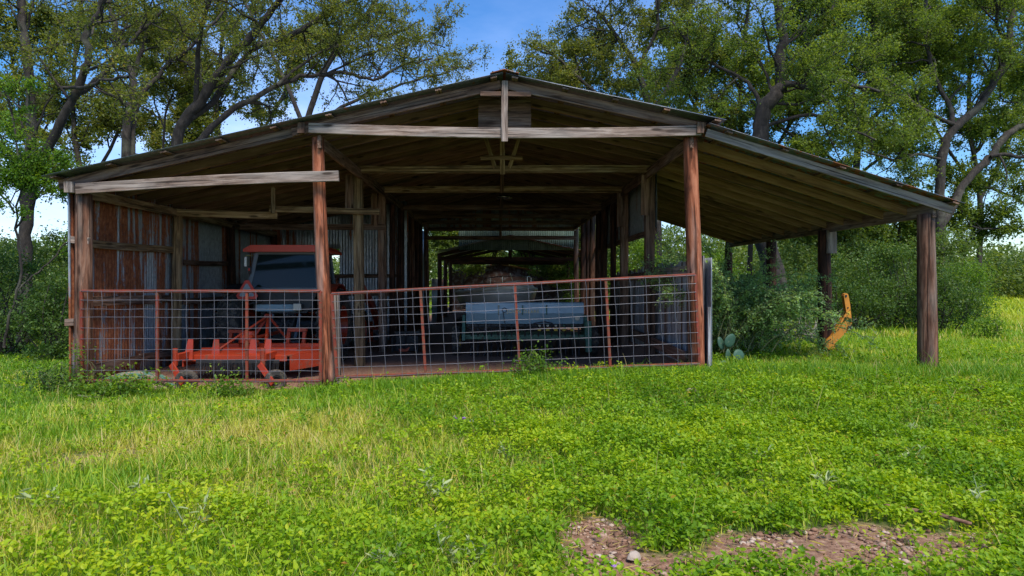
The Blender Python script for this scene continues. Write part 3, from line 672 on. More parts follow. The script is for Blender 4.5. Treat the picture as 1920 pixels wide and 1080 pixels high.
sw = MB(); sw.tube([(TX_+.19*math.cos(a), 13.75+.05*math.sin(a), 1.66+.15*math.sin(a)) for a in np.linspace(0, 2*math.pi, 20)], .012, 6); sw.tube([(TX_, 13.75, 1.66), (TX_, 13.9, 1.3)], .02, 6); sw.build('steering_wheel', M['black_steel'], T)
for x, z in ((-4.735, 1.74), (-3.44, 1.735)):
    lm = MB(); lm.box((x, 12.47, z), (.05, .05, .15), None, .01); lb = lm.build('tail_light', M['black_steel'], T); q = MB(); q.box((x, 12.44, z+.01), (.035, .02, .05), None, .008); q.build('lens', M['red_lens'], lb)
wl = MB(); wl.box((-3.80, 12.42, 1.04), (.17, .10, .15), None, .03); wb = wl.build('work_light', M['black_steel'], T); q = MB(); q.box((-3.80, 12.365, 1.04), (.15, .02, .13), None, .02); q.build('lens', M['clear_lens'], wb)
q = MB(); q.box((TX_-.12, 12.485, 1.02), (.78, .015, .13), None, .004); q.build('rear_plate', M['drill_blue'], T)
for s, px_ in ((-1, -4.34), (1, -3.82)):
    q = MB(); q.bar((px_, 12.30, FZ+.50), (px_+.02, 12.55, FZ+.95), .05, .05, (0, 1, 0), .008); q.bar((px_, 12.5, FZ+.42), (px_-.02, 11.75, FZ+.45), .05, .06, (0, 0, 1), .008); q.build('lift_arm', M['tractor_gray'], T)
# slow vehicle triangle
def tri(r, cx, cz, y, cut): 
    P_ = []
    for k in range(3):
        a = R(90+120*k)
        for s in (-1, 1): P_.append(Vector((cx+math.cos(a+s*cut)*r, y, cz+math.sin(a+s*cut)*r)))
    return P_
c_ = at(463, 547, 12.2)
q = MB(); q.prism(tri(.215, c_.x, c_.z, 12.2, .17), (0, .012, 0)); sg = q.build('warning_triangle', M['smv_red'], T)
q = MB(); q.prism(tri(.150, c_.x, c_.z, 12.19, .10), (0, .008, 0)); q.build('centre_plate', M['smv_grey'], sg)
q = MB(); q.bar((c_.x, 12.22, 1.0), (c_.x, 12.22, c_.z+.22), .03, .02, (0, 1, 0)); q.bar((c_.x, 12.24, 1.1), (-4.5, 12.5, 1.15), .03, .03); q.build('triangle_bracket', M['black_steel'], T)
# loader arms and mirror
for x in (-2.96, -5.36):
    q = MB(); q.prism([Vector((x, y_, z_)) for y_, z_ in ((13.35, 1.40), (13.5, 1.48), (14.0, 1.46), (15.2, 1.02), (16.0, .45), (15.85, .40), (15.05, .88), (13.9, 1.30), (13.4, 1.28))], (.10, 0, 0)); q.bar((x+.05, 13.6, 1.38), (x+.05, 13.75, .62), .10, .14, (0, 1, 0), .01); q.build('loader_arm', M['orange_red'], T)
q = MB(); q.bar((-5.36, 16.0, .4), (-2.9, 16.0, .4), .10, .10, (0, 0, 1), .01); q.prism([Vector((-5.2, y_, z_)) for y_, z_ in ((16.1, .55), (16.2, .05), (16.7, .0), (16.7, .02), (16.24, .08), (16.16, .55))], (2.1, 0, 0)); q.build('loader_bucket', M['orange_red'], T)
q = MB(); q.tube([(-4.66, 12.7, 2.02), (-4.85, 12.6, 2.02), (-4.86, 12.6, 1.98)], .01, 6); q.box((-4.86, 12.58, 1.9), (.05, .03, .2), None, .01); q.build('mirror', M['chrome'], T)
# ------------------------------------------------------------------ rotary cutter
K = thing('rotary_mower', 'low faded orange red mower deck with two tail wheels behind the left gate', 'mower', (-4.0, 11.0, FZ))
dk = MB()
dk.prism([Vector((-5.02, 10.45, .33)), Vector((-3.3, 10.45, .33)), Vector((-2.75, 11.2, .36)), Vector((-3.1, 12.0, .38)), Vector((-4.9, 12.0, .38))], (0, 0, .02))
dk.box((-4.2, 10.44, .30), (1.66, .035, .10), None, .005)
dk.prism([Vector((-3.32, 10.42, .34)), Vector((-3.32, 10.42, .10)), Vector((-2.78, 11.05, .14)), Vector((-2.72, 11.1, .38))], (.0, .03, 0))
dk.box((-5.03, 11.2, .26), (.025, 1.5, .20)); dk.box((-3.9, 12.0, .26), (2.0, .025, .20))
dk.box((-4.15, 10.95, .385), (1.6, .07, .06), None, .006); dk.box((-4.05, 11.5, .40), (1.9, .08, .07), None, .006)
dk.build('deck', M['orange_red'], K)
for x in (-4.9, -4.58, -3.98, -3.66): 
    q = MB(); z0 = .28; q.prism([Vector((x-.075, 10.34, z0)), Vector((x+.075, 10.34, z0)), Vector((x+.045, 10.42, .60)), Vector((x-.035, 10.42, .60))] if x in (-4.9, -3.66) else [Vector((x-.075, 10.6, z0)), Vector((x+.075, 10.6, z0)), Vector((x+.035, 10.65, .58)), Vector((x-.045, 10.65, .58))], (0, .02, 0)); q.build('beam_plate', M['orange_red'], K)
for x0 in (-5.14, -3.98+.0):
    x0 = {-5.14: -4.94, -3.98: -3.60}[x0] if x0 in (-5.14, -3.98) else x0
    cx_ = x0-.0; wx = {-4.94: at(345, 715, 9.80).x, -3.60: at(512, 715, 9.80).x}[x0]
    q = MB(); q.bar((wx-.20, 9.98, .36), (x0+.02, 10.5, .36), .06, .11, (0, 0, 1), .006); q.tube([(wx-.22, 9.98, .24), (wx-.22, 9.98, .50)], .038, 12); q.build('tail_beam', M['orange_red'], K)
    q = MB(); q.bar((wx-.24, 9.90, .27), (wx+.05, 9.66, .01), .09, .03, (0, 1, 0), .005); q.build('caster_fork', M['orange_red'], K)
    w_ = tyre_mb((0, 0, 0), .165, .11, (1, 0, 0), 0, .42, 28)
    o = w_.build('tail_wheel', M['rubber'], K); q = rim_mb((0, 0, 0), .07, .1); 
    mw = Matrix.Translation((wx+.04, 9.80, .04)) @ Matrix.Rotation(R(-62), 4, 'Z')
    o.data.transform(mw); r_ = q.build('rim', M['black_steel'], o); r_.data.transform(mw)
cu = MB(); cu.box((-4.13, 10.38, .255), (1.32, .012, .055))
cu.build('curtain_strip', M['black_steel'], K)
cu = MB()
for k in range(66):
    x = -4.78+k*.02
    cu.tube([(x, 10.37+random.uniform(-.008, .008), .235), (x+random.uniform(-.01, .01), 10.36+random.uniform(-.02, .02), .05+random.uniform(-.02, .02))], .0055, 5)
cu.build('chain_curtain', M['black_steel'], K)
af = MB(); ap = at(503, 592, 11.75)
for a, b in ((ap, at(385, 673, 10.65)), (ap, at(497, 668, 10.65)), (ap, at(472, 640, 11.6)), (ap, at(541, 638, 11.9)), (ap, at(463, 642, 11.9))): af.bar(a, b, .035, .055, (0, 1, 0), .005)
af.tube([ap-Vector((.06, 0, 0)), ap+Vector((.06, 0, 0))], .035, 10); af.build('hitch_frame', M['orange_red'], K)
q = MB()
for x0, x1 in ((-3.78, -3.66), (-3.50, -3.38)): q.bar((x0, 11.75, .37), (x0+.03, 11.75, .66), .06, .07, (0, 1, 0), .006)
q.box((-3.60, 11.75, .66), (.34, .10, .07), None, .006); q.build('hitch_bracket', M['orange_red'], K); q = MB(); q.bar((-4.82, 11.75, .37), (-4.78, 11.75, .62), .06, .07, (0, 1, 0), .006); q.bar((-4.62, 11.75, .37), (-4.62, 11.75, .62), .06, .07, (0, 1, 0), .006); q.box((-4.70, 11.75, .63), (.26, .10, .06), None, .006)
q.build('hitch_bracket', M['orange_red'], K)
q = MB(); q.lathe([(0, .16), (.08, .17), (.14, .12), (.2, .11), (.26, .10), (.27, 0)], (-4.30, 11.3, .40), (0, 0, 1), 18); q.box((-4.30, 11.22, .53), (.22, .18, .16), None, .03); q.tube([(-4.30, 11.3, .52), (-4.14, 12.3, .57)], .035, 10); q.build('gearbox', M['orange_red'], K)
# ------------------------------------------------------------------ seed drill
D_ = thing('seed_drill', 'wide faded blue seed box on green frame, behind the right gate', 'seed drill', (.55, 14.0, FZ))
x0, x1 = at(874, 0, 13.7).x, at(1094, 0, 13.7).x; L_ = x1-x0
q = MB(); q.prism([Vector((x0, y_, z_)) for y_, z_ in ((13.72, .64), (13.66, .86), (14.25, .86), (14.15, .64))], (L_, 0, 0)); q.build('seed_box', M['drill_blue'], D_)
q = MB(); q.prism([Vector((x0-.005, y_, z_)) for y_, z_ in ((13.655, .862), (13.70, 1.07), (13.75, 1.09), (14.2, 1.08), (14.26, .862))], (L_+.01, 0, 0)); q.build('lid', M['drill_blue_light'], D_)
for px in (935, 980, 1025):
    q = MB(); x = at(px, 0, 13.65).x; q.box((x, 13.66, .93), (.025, .02, .20), None, .003); q.build('latch', M['drill_green'], D_)
q = MB(); x = at(946, 0, 13.63).x; q.tube([(x+.045*math.cos(a), 13.64, .93+.045*math.sin(a)) for a in np.linspace(0, 6.28, 18)], .007, 6); q.tube([(x-.03, 13.64, .89), (x+.0, 13.62, .7), (x+.05, 13.6, .42), (x+.03, 13.6, .3)], .008, 6); q.build('hose', M['black_steel'], D_); q = MB()
q.tube([(.55, 13.6, .58), (.75, 13.58, .66), (.95, 13.57, .69), (1.1, 13.58, .66), (1.18, 13.6, .56)], .013, 7); q.build('hose', M['black_steel'], D_)
q = MB(); x = at(1083, 0, 13.6).x; q.lathe([(0, .0), (0, .05), (.006, .05), (.006, 0)], (x, 13.668, .76), (0, -1, 0), 16); q.build('round_label', M['clear_lens'], D_)
q = MB(); q.box(((x0+x1)/2, 13.80, .36), (L_+.1, .08, .10), None, .006); q.box(((x0+x1)/2, 14.3, .40), (L_+.1, .08, .08), None, .006)
for x in (x0-.05, x1+.05):
    q.prism([Vector((x-.03, y_, z_)) for y_, z_ in ((13.6, .30), (13.62, .42), (13.74, .82), (14.2, .82), (14.35, .35), (14.3, .28))], (.06, 0, 0))
q.bar((x1+.10, 13.65, .05), (x1+.10, 13.7, .70), .13, .10, (0, 1, 0), .01); q.bar((.5, 14.3, .4), (.5, 15.6, .4), .09, .09); q.build('frame', M['drill_green'], D_)
for k in range(17):
    x = x0+.10+k*(L_-.2)/16
    q = MB(); q.lathe([(-.005, .0), (-.004, .17), (.004, .17), (.005, 0)], (x, 13.86+.12*(k % 2), FZ+.16), (1, .12, 0), 20); q.bar((x, 13.86, .36), (x+.01, 13.88+.12*(k % 2), FZ+.16), .035, .05, (0, 1, 0), .004); q.tube([(x, 13.78, .64), (x+.01, 13.74, .5), (x, 13.82, .22)], .02, 7); q.box((x, 13.66, FZ+.12), (.03, .12, .18), None, .01); q.build('disc_opener', M['black_steel'], D_)
for k in range(5):
    x = at(1012+k*15.5, 0, 13.6).x; q = MB(); q.box((x, 13.70, .515), (.075, .05, .045), None, .008); q.build('seed_cup', M['yellow'], D_)
    q = MB(); q.box((x, 13.70, .60), (.05, .05, .04), None, .008); q.build('drive_gear', M['clear_lens' if k < 3 else 'drill_green'], D_)
q = MB(); q.tube([(x0, 13.72, .575), (x1, 13.72, .575)], .012, 6); q.tube([(x0, 13.76, .50), (x1, 13.76, .50)], .016, 6); q.box(((x0+x1)/2, 13.9, .60), (L_-.04, .25, .05)); q.build('drive_shaft', M['black_steel'], D_)
for x in (x0-.22, x1+.24):
    wq = tyre_mb((x, 14.0, FZ+.31), .31, .16, (1, 0, 0), .008, .5, 30).build('wheel', M['rubber'], D_); rim_mb((x, 14.0, FZ+.31), .16, .15).build('rim', M['yellow'], wq)
def lettering(text, name, loc, size, mat, parent):
    cu = bpy.data.curves.new(name, 'FONT'); cu.body = text; cu.size = size; cu.extrude = .001; cu.space_character = 1.25; cu.align_x = 'LEFT'
    o = bpy.data.objects.new(name, cu); col.objects.link(o); bpy.context.view_layer.update()
    dg = bpy.context.evaluated_depsgraph_get(); me = bpy.data.meshes.new_from_object(o.evaluated_get(dg)); bpy.data.objects.remove(o)
    me.materials.clear(); me.materials.append(mat); o = link(bpy.data.objects.new(name, me)); o.matrix_basis = Matrix.Translation(loc) @ Matrix.Rotation(R(90), 4, 'X'); return place(o, parent)
a_ = at(951, 588, 13.64)
lettering('JOHN DEERE', 'lettering', (a_.x, 13.638, .872), .098, M['cream'], D_)
# ------------------------------------------------------------------ motor boat on a trailer
BT = thing('motor_boat', 'cream and grey motor boat with canvas cover, bow pointing right, behind the blue seed box', 'boat', (-.3, 17.4, FZ))
bow = Vector((.44, 15.8, 0)); stern = Vector((-.45, 19.8, 0)); ax = (bow-stern); LB = ax.length; ax.normalize(); sd_ = Vector((ax.y, -ax.x, 0))
def hull(z_sc, prof):
    """prof(t) -> list of (side, z) from keel to top"""
    V = []; N = 22
    for i in range(N+1):
        t = i/N; pr = prof(t); full = [(-s_, z_) for s_, z_ in reversed(pr)]+pr[1:]
        V += [stern+ax*(t*LB+ (0.0 if True else 0))+sd_*s_+Vector((0, 0, z_)) for s_, z_ in full]
    k = len(full); Fc = [(i*k+j, i*k+j+1, (i+1)*k+j+1, (i+1)*k+j) for i in range(N) for j in range(k-1)]
    Fc.append(tuple(range(k)))
    return V, Fc
def hb(t): return .90*math.sqrt(max(0, 1-max(0, (t-.35)/.65)**2.6))*(.92+.08*min(1, t*3))+(.02 if t < .99 else 0)
def pf(t):
    b = hb(t); rise = max(0, (t-.5)/.5)**2.2; zs = 1.22+.17*t*t; zk = .55+.55*rise
    return [(0.001, zk), (b*.55, zk+.10*(1-rise)+.06), (b*.86, zk+(zs-zk)*.45), (b*.95, zk+(zs-zk)*.7), (b, zs-.04)]
V, Fc = hull(1, pf); q = MB(); q.add(V, Fc); q.build('hull', M['boat_gray'], BT, True)
def pd(t):
    b = hb(t); zs = 1.22+.17*t*t
    e = .035*min(1, b/.1)
    return [(b+.0, zs-.05), (b+e, zs-.03), (b+e*.9, zs+.02), (b*.93, zs+.05), (b*.85, zs+.12)]
q = MB()
for sgn in (-1, 1):
    V = []; N = 22
    for i in range(N+1): V += [stern+ax*(i/N*LB+(.02 if i == N else 0))+sd_*sgn*s_+Vector((0, 0, z_)) for s_, z_ in pd(i/N)]
    Fq = [(i*5+j, i*5+j+1, (i+1)*5+j+1, (i+1)*5+j) for i in range(N) for j in range(4)]; q.add(V, Fq if sgn < 0 else [f[::-1] for f in Fq])
V = []; N = 12
for i in range(N+1):
    t = .45+.55*i/N; b = hb(t)*.86; z_ = 1.22+.17*t*t+.115
    for u in (-1, -.5, 0, .5, 1): V.append(stern+ax*t*LB+sd_*b*u+Vector((0, 0, z_+.06*(1-u*u))))
q.add(V, [(i*5+j, i*5+j+1, (i+1)*5+j+1, (i+1)*5+j) for i in range(N) for j in range(4)])
q.build('deck', M['boat_white'], BT, True)
q = MB()
rp = [(-1, .72), (-1, .78), (-1, .85), (-1, .91), (-1, .955), (0, .975), (1, .955), (1, .91), (1, .85), (1, .78), (1, .72)]
q.tube([stern+ax*(t*LB)+sd_*sg*hb(t)*.80+Vector((0, 0, 1.33+.17*t*t+(.17 if .73 < t else 0))) for sg, t in rp], .012, 6)
for sg, t in rp[2:9:2]: q.tube([stern+ax*(t*LB)+sd_*sg*hb(t)*.80+Vector((0, 0, 1.30+.17*t*t+e_)) for e_ in (0, .2)], .009, 6)
q.build('bow_rail', M['chrome'], BT)
q = MB(); a0 = stern+ax*.93*LB+Vector((0, 0, 1.42)); q.tube([a0, a0+Vector((-.09, 0, .32))], .010, 6); q.build('antenna', M['chrome'], BT)
q = MB(); V = []
for i in range(9):
    t = i/8*.50; b = hb(t)*.93; 
    for u in (-1, -.6, 0, .6, 1): V.append(stern+ax*t*LB+sd_*b*u+Vector((0, 0, 1.30+(1-abs(u)**3)*(.20 if .15 < t < .45 else .10))))
q.add(V, [(i*5+j, i*5+j+1, (i+1)*5+j+1, (i+1)*5+j) for i in range(8) for j in range(4)]); q.build('canvas_cover', M['canvas'], BT, True)
q = MB()
for s_ in (-.5, .5): q.bar(stern+sd_*s_+Vector((0, 0, .42)), bow+ax*.2+sd_*s_*.2+Vector((0, 0, .42)), .08, .1)
q.bar(bow+Vector((0, 0, .42)), bow+ax*1.1+Vector((0, 0, .35)), .08, .08); q.build('trailer_frame', M['black_steel'], BT)
for s_ in (-.95, .95):
    c = stern+ax*1.5+sd_*s_+Vector((0, 0, FZ+.30)); o = tyre_mb(c, .3, .18, tuple(sd_), 0, .5, 24).build('trailer_wheel', M['rubber'], BT)
q = MB(); q.lathe([(0, .0), (0, .28), (.3, .25), (.5, .2), (.55, 0)], stern-ax*.35+Vector((0, 0, .75)), (0, 0, 1), 16); q.build('outboard_motor', M['black_steel'], BT)
# ------------------------------------------------------------------ orange digger arm leaning on a lean-to post
Yb = 12.28
def zp(x, y): return at(1440+x/7.717, 530+y/7.717, Yb)
A_ = thing('digger_arm', 'bent orange steel digger arm standing in grass against the dark lean-to post', 'machine arm', (zp(900, 960).x, Yb, gz(6.1, Yb)))
q = MB(); q.prism([zp(*p_) for p_ in ((808, 880), (835, 838), (1000, 690), (1130, 548), (1175, 520), (1215, 580), (1170, 680), (1060, 790), (968, 880), (1000, 975), (905, 968), (850, 960))], (0, .13, 0)); q.build('lower_arm', M['orange_yellow'], A_)
q = MB(); q.prism([zp(*p_) for p_ in ((1132, 560), (1135, 430), (1118, 330), (1098, 190), (1108, 162), (1135, 153), (1160, 165), (1172, 220), (1188, 310), (1205, 470), (1216, 585))], (0, .09, 0)); ua = q.build('upper_arm', M['orange_yellow'], A_)
for (x, y, r) in ((1127, 192, .021), (1155, 362, .013), (1012, 680, .012)):
    q = MB(); c = zp(x, y); q.tube([c-Vector((0, .012, 0)), c+Vector((0, .14, 0))], r, 14); q.build('pin', M['black_steel'], A_)
q = MB(); q.bar(zp(970, 695)-Vector((0, .02, 0)), zp(1138, 425)-Vector((0, .02, 0)), .03, .035, (0, 1, 0), .004); q.bar(zp(1000, 700)+Vector((0, .13, 0)), zp(1150, 425)+Vector((0, .1, 0)), .03, .03, (0, 1, 0), .004); q.build('link_bar', M['orange_yellow'], A_)
q = MB(); q.prism([zp(*p_)-Vector((0, .01, 0)) for p_ in ((968, 915), (985, 905), (1030, 975), (1000, 982))], (0, .12, 0)); q.tube([zp(1175, 645)-Vector((0, .05, 0)), zp(1175, 645)+Vector((0, .17, 0))], .035, 12); q.build('bucket_tooth', M['black_steel'], A_)
for (x, y) in ((876, 832), (903, 818), (852, 900), (822, 885), (860, 955), (938, 872)):
    q = MB(); c = zp(x, y); q.tube([c-Vector((0, .008, 0)), c+Vector((0, .004, 0))], .010, 10); q.build('bolt', M['black_steel'], A_)
q = MB(); c = zp(1158, 440); q.prism([c+Vector((x, -.004, z)) for x, z in ((-.035, -.03), (.035, -.03), (.035, .03), (-.035, .03))], (0, .003, 0)); dc = q.build('warning_decal', M['yellow'], A_)
q = MB(); q.bar(c+Vector((-.02, -.007, .02)), c+Vector((.02, -.007, -.02)), .002, .012, (0, 1, 0)); q.build('stripe', M['black_steel'], dc)
# ------------------------------------------------------------------ ceiling lamp (off)
c = at(945, 373, 17.4)
LP = thing('ceiling_lamp', 'small round white lamp hanging unlit from a dark tie beam deep in the barn', 'lamp', (c.x, c.y-.1, c.z))
q = MB(); q.lathe([(0, 0), (0, .20), (.03, .22), (.06, .19), (.09, .06), (.09, 0)], (c.x, c.y-.1, c.z), (0, 0, 1), 20); q.build('lamp_shade', M['chrome'], LP, True)
q = MB(); q.tube([(c.x, c.y-.1, c.z+.09), (c.x, c.y-.1, c.z+.35)], .012, 6); q.build('hanger', M['black_steel'], LP)
# ------------------------------------------------------------------ dark implement on the floor
IM = thing('box_scraper', 'low dark steel implement with an orange tine on the dirt behind the long gate', 'implement', (-2.0, 14.6, FZ))
q = MB(); q.box((-2.02, 14.6, FZ+.2), (.55, .03, .34), None, .004); q.box((-2.3, 14.4, FZ+.22), (.02, .5, .34), None, .003); q.box((-1.75, 14.4, FZ+.22), (.02, .5, .34), None, .003); q.bar((-2.3, 14.5, FZ+.45), (-1.75, 14.5, FZ+.45), .05, .05); q.bar((-2.02, 14.5, FZ+.45), (-2.05, 14.2, FZ+.1), .04, .04); q.build('frame', M['black_steel'], IM)
q = MB(); q.prism([at(*p_, 14.1) for p_ in ((747, 655), (750, 660), (764, 659), (769, 650), (766, 651), (760, 655), (752, 653))], (0, .05, 0)); q.build('tine', M['orange_red'], IM)
# ------------------------------------------------------------------ netting heap
NT = MB(); 
for k in range(120):
    a = random.uniform(0, 6.28); r0 = random.uniform(.02, .52); cx, cy = -5.42+r0*math.cos(a)*1.15, 9.80+r0*math.sin(a)*.35
    h = .17*(1-(r0/.56)**2)+.0; pts = []; dd = random.uniform(0, 6.28); 
    for j in range(6):
        s_ = (j-2.5)*.07; x = cx+math.cos(dd)*s_+random.uniform(-.02, .02); y_ = cy+math.sin(dd)*s_*.5; rr = min(1, math.hypot((x+5.42)/1.15, (y_-9.8)/.35*.52)/.56)
        pts.append((x, y_, -.06+.20*(1-rr*rr)+random.uniform(0, .03)))
    NT.cur = 0 if random.random() < .6 else 1
    NT.tube(pts, random.uniform(.006, .014), 5)
m_ = paint('green_net_cord', (.10,.24,.17), 0, .8); m2_ = paint('straw_cord', (.36,.27,.18), 0, .9)
NT.add([(-5.42+.56*1.15*r*math.cos(a), 9.80+.2*r*math.sin(a), -.07+.17*(1-r*r)) for r in (0.01, .35, .7, 1) for a in np.linspace(0, 6.28, 15)[:-1]], [(i*14+k, i*14+(k+1) % 14, (i+1)*14+(k+1) % 14, (i+1)*14+k) for i in range(3) for k in range(14)])
tag(NT.build('netting_heap', [m_, m2_], None), 'crumpled heap of faded green netting and straw at the foot of the left corner post', 'netting')
# ------------------------------------------------------------------ open shed beyond
SA = thing('open_shed', 'open shed with low gable roof and bare truss beyond the barn', 'shed', (.35, 27, 0))
def shed_roof(x0, x1, xm, ze, zm, ya, yb, par, mat, lid='roof_sheet'):
    for a, b in ((x0, xm), (x1, xm)):
        V0 = Vector((b, ya, zm)); V1 = Vector((a, 0, 0)); sheet(lid, (b, ya, zm), (0, yb-ya, 0), (a-b, 0, ze-zm), mat, par, .076, .009, None, 4)
M['shed_dark'] = M['sheet_rusty']
shed_roof(-2.35, 3.35, .40, 2.64, 3.27, 24.2, 31.0, SA, M['sheet_rusty'])
for y in (24.9, 27.8, 30.7):
    for s, xe in ((-1, -2.3), (1, 3.3)):
        beam('rafter', (.40, y, 3.15), (xe, y, 2.54), .05, .14, M['post_dark'], SA)
        log('post', (xe-.05*s, y, -.2), (xe-.05*s, y, 2.6), .09, .08, M['post_dark'], SA)
    beam('truss_chord', (-2.3, y+.06, 2.42), (3.3, y+.06, 2.40), .05, .13, M['post_dark'], SA)
    for xw in (-.25, .48, 1.2): beam('web', (xw, y+.0, 2.45), (xw+(.48-xw)*.25, y, 3.12-abs(xw-.40)*.24), .05, .07, M['post_dark'], SA, (0, 1, 0))
M['shed_wall'] = paint('dull_red_brown_shed_metal', (.060,.026,.018), .35, .9, (.11,.10,.10), 2)
for i_, y_ in enumerate(np.arange(24.2, 30.6, .64)): sheet('wall_sheet', (-2.46-.006*(i_ % 2), y_, -.1), (0, .66, 0), (0, 0, 1.75), M['sheet_galv'], SA, .076, .010, (1, 0, 0), 2)
SB = thing('rusty_shed', 'farthest low shed with rusty red metal walls and pale patch on its roof', 'shed', (.6, 35, 0))
px_ = lambda x, y: at(x, y, 33.5)
x0, x1, xm = at(845, 0, 33.5).x, at(1068, 0, 33.5).x, at(937, 0, 33.5).x; ze0, ze1, zm = at(0, 512, 33.5).z, at(0, 524, 33.5).z, at(0, 496, 33.5).z
b_ = MB(); b_.prism([Vector((x0, 33.5, -.1)), Vector((x1, 33.5, -.1)), Vector((x1, 33.5, ze1)), Vector((xm, 33.5, zm)), Vector((x0, 33.5, ze0))], (0, .06, 0)); b_.build('wall', M['shed_wall'], SB)
sheet('roof_sheet', (xm, 33.2, zm+.06), (0, 4.5, 0), (x0-xm-.2, 0, ze0-zm-.02), M['sheet_rusty'], SB, .076, .01, None, 3)
sheet('roof_sheet', (xm, 33.2, zm+.06), (0, 4.5, 0), (x1-xm+.2, 0, ze1-zm-.02), M['sheet_rusty'], SB, .076, .01, None, 3)
sheet('roof_patch', (xm+2.5, 33.15, zm-.28), (0, 3, 0), (.95, 0, -.22), M['boat_white'], SB, .076, .01, None, 2)
# ------------------------------------------------------------------ vegetation helpers
def rotmats(n, tilt, rg, yaw=None, base=0.0):
    """random frames: leaf axis y' turned by yaw, pitched by tilt (radians, per item), rolled a little"""
    yaw = rg.random(n)*2*np.pi if yaw is None else yaw
    t = tilt; r = rg.normal(0, .5, n)
    cy, sy, ct, st, cr_, sr = np.cos(yaw), np.sin(yaw), np.cos(t), np.sin(t), np.cos(r), np.sin(r)
    Y = np.stack([-sy*ct, cy*ct, st], -1)
    X0 = np.stack([cy, sy, np.zeros(n)], -1); Z0 = np.cross(X0, Y)
    X = X0*cr_[:, None]+Z0*sr[:, None]; Z = np.cross(X, Y)
    return np.stack([X, Y, Z], -1)        # columns
LEAF6 = (np.array([(0,0,0), (.30,.22,.07), (.36,.60,.08), (0,1,-.06), (-.36,.60,.08), (-.30,.22,.07)]), np.array([(0,1,2,3), (0,3,4,5)]))
LEAF4 = (np.array([(0,0,0), (.30,.45,.06), (0,1,0), (-.30,.45,.06)]), np.array([(0,1,2,3)]))
LEAFC = (np.array([(0,0,0), (.24,.22,.09), (.27,.52,.10), (0,1,-.10), (-.27,.52,.10), (-.24,.22,.09)]), np.array([(0,1,2,3), (0,3,4,5)]))
NARROW = (np.array([(0,0,0), (.09,.35,.02), (.07,.7,-.02), (0,1,-.12), (-.07,.7,-.02), (-.09,.35,.02)]), np.array([(0,1,2,3), (0,3,4,5)]))
def scatter(tpl, pos, mats, size, rnd):
    tv, tf = tpl; n = len(pos); k = len(tv)
    V = np.einsum('nij,kj->nki', mats, tv)*size[:, None, None]+pos[:, None, :]
    Fq = (tf[None]+(np.arange(n)*k)[:, None, None]).reshape(-1, tf.shape[1])
    return V.reshape(-1, 3), Fq, np.repeat(rnd, k)
def merge(parts):
    vs, fs, rs = [], [], []; o = 0
    for v, f, r in parts: vs.append(v); fs.append(f+o); rs.append(r); o += len(v)
    return np.concatenate(vs), np.concatenate(fs), np.concatenate(rs)
def tube_np(pts, rad, n=6):
    pts = np.asarray(pts, float); m = len(pts); t = np.gradient(pts, axis=0); t /= np.linalg.norm(t, axis=1)[:, None]+1e-9
    ref = np.array([.3, .9, .2]) if abs(t[0] @ np.array([.3, .9, .2])) < .9 else np.array([1., 0, 0])
    u = np.cross(t, ref); u /= np.linalg.norm(u, axis=1)[:, None]+1e-9; w = np.cross(t, u)
    a = np.arange(n)*2*np.pi/n
    V = pts[:, None]+(u[:, None]*np.cos(a)[None, :, None]+w[:, None]*np.sin(a)[None, :, None])*np.asarray(rad)[:, None, None]
    i = np.arange(m-1)[:, None]*n; k = np.arange(n)[None]; k2 = (k+1) % n
    Fq = np.stack([i+k, i+k2, i+n+k2, i+n+k], -1).reshape(-1, 4)
    return V.reshape(-1, 3), Fq
def spline(pts, per=4):
    P = [np.array(p, float) for p in pts]; P = [2*P[0]-P[1]]+P+[2*P[-1]-P[-2]]; out = []
    for i in range(1, len(P)-2):
        for q in range(per):
            t = q/per; a, b, c, d = P[i-1:i+3]
            out.append(.5*((2*b)+(-a+c)*t+(2*a-5*b+4*c-d)*t*t+(-a+3*b-3*c+d)*t**3))
    out.append(P[-2]); return np.array(out)
def unit(v): return v/(np.linalg.norm(v)+1e-9)
LEAFMUL = 3.2
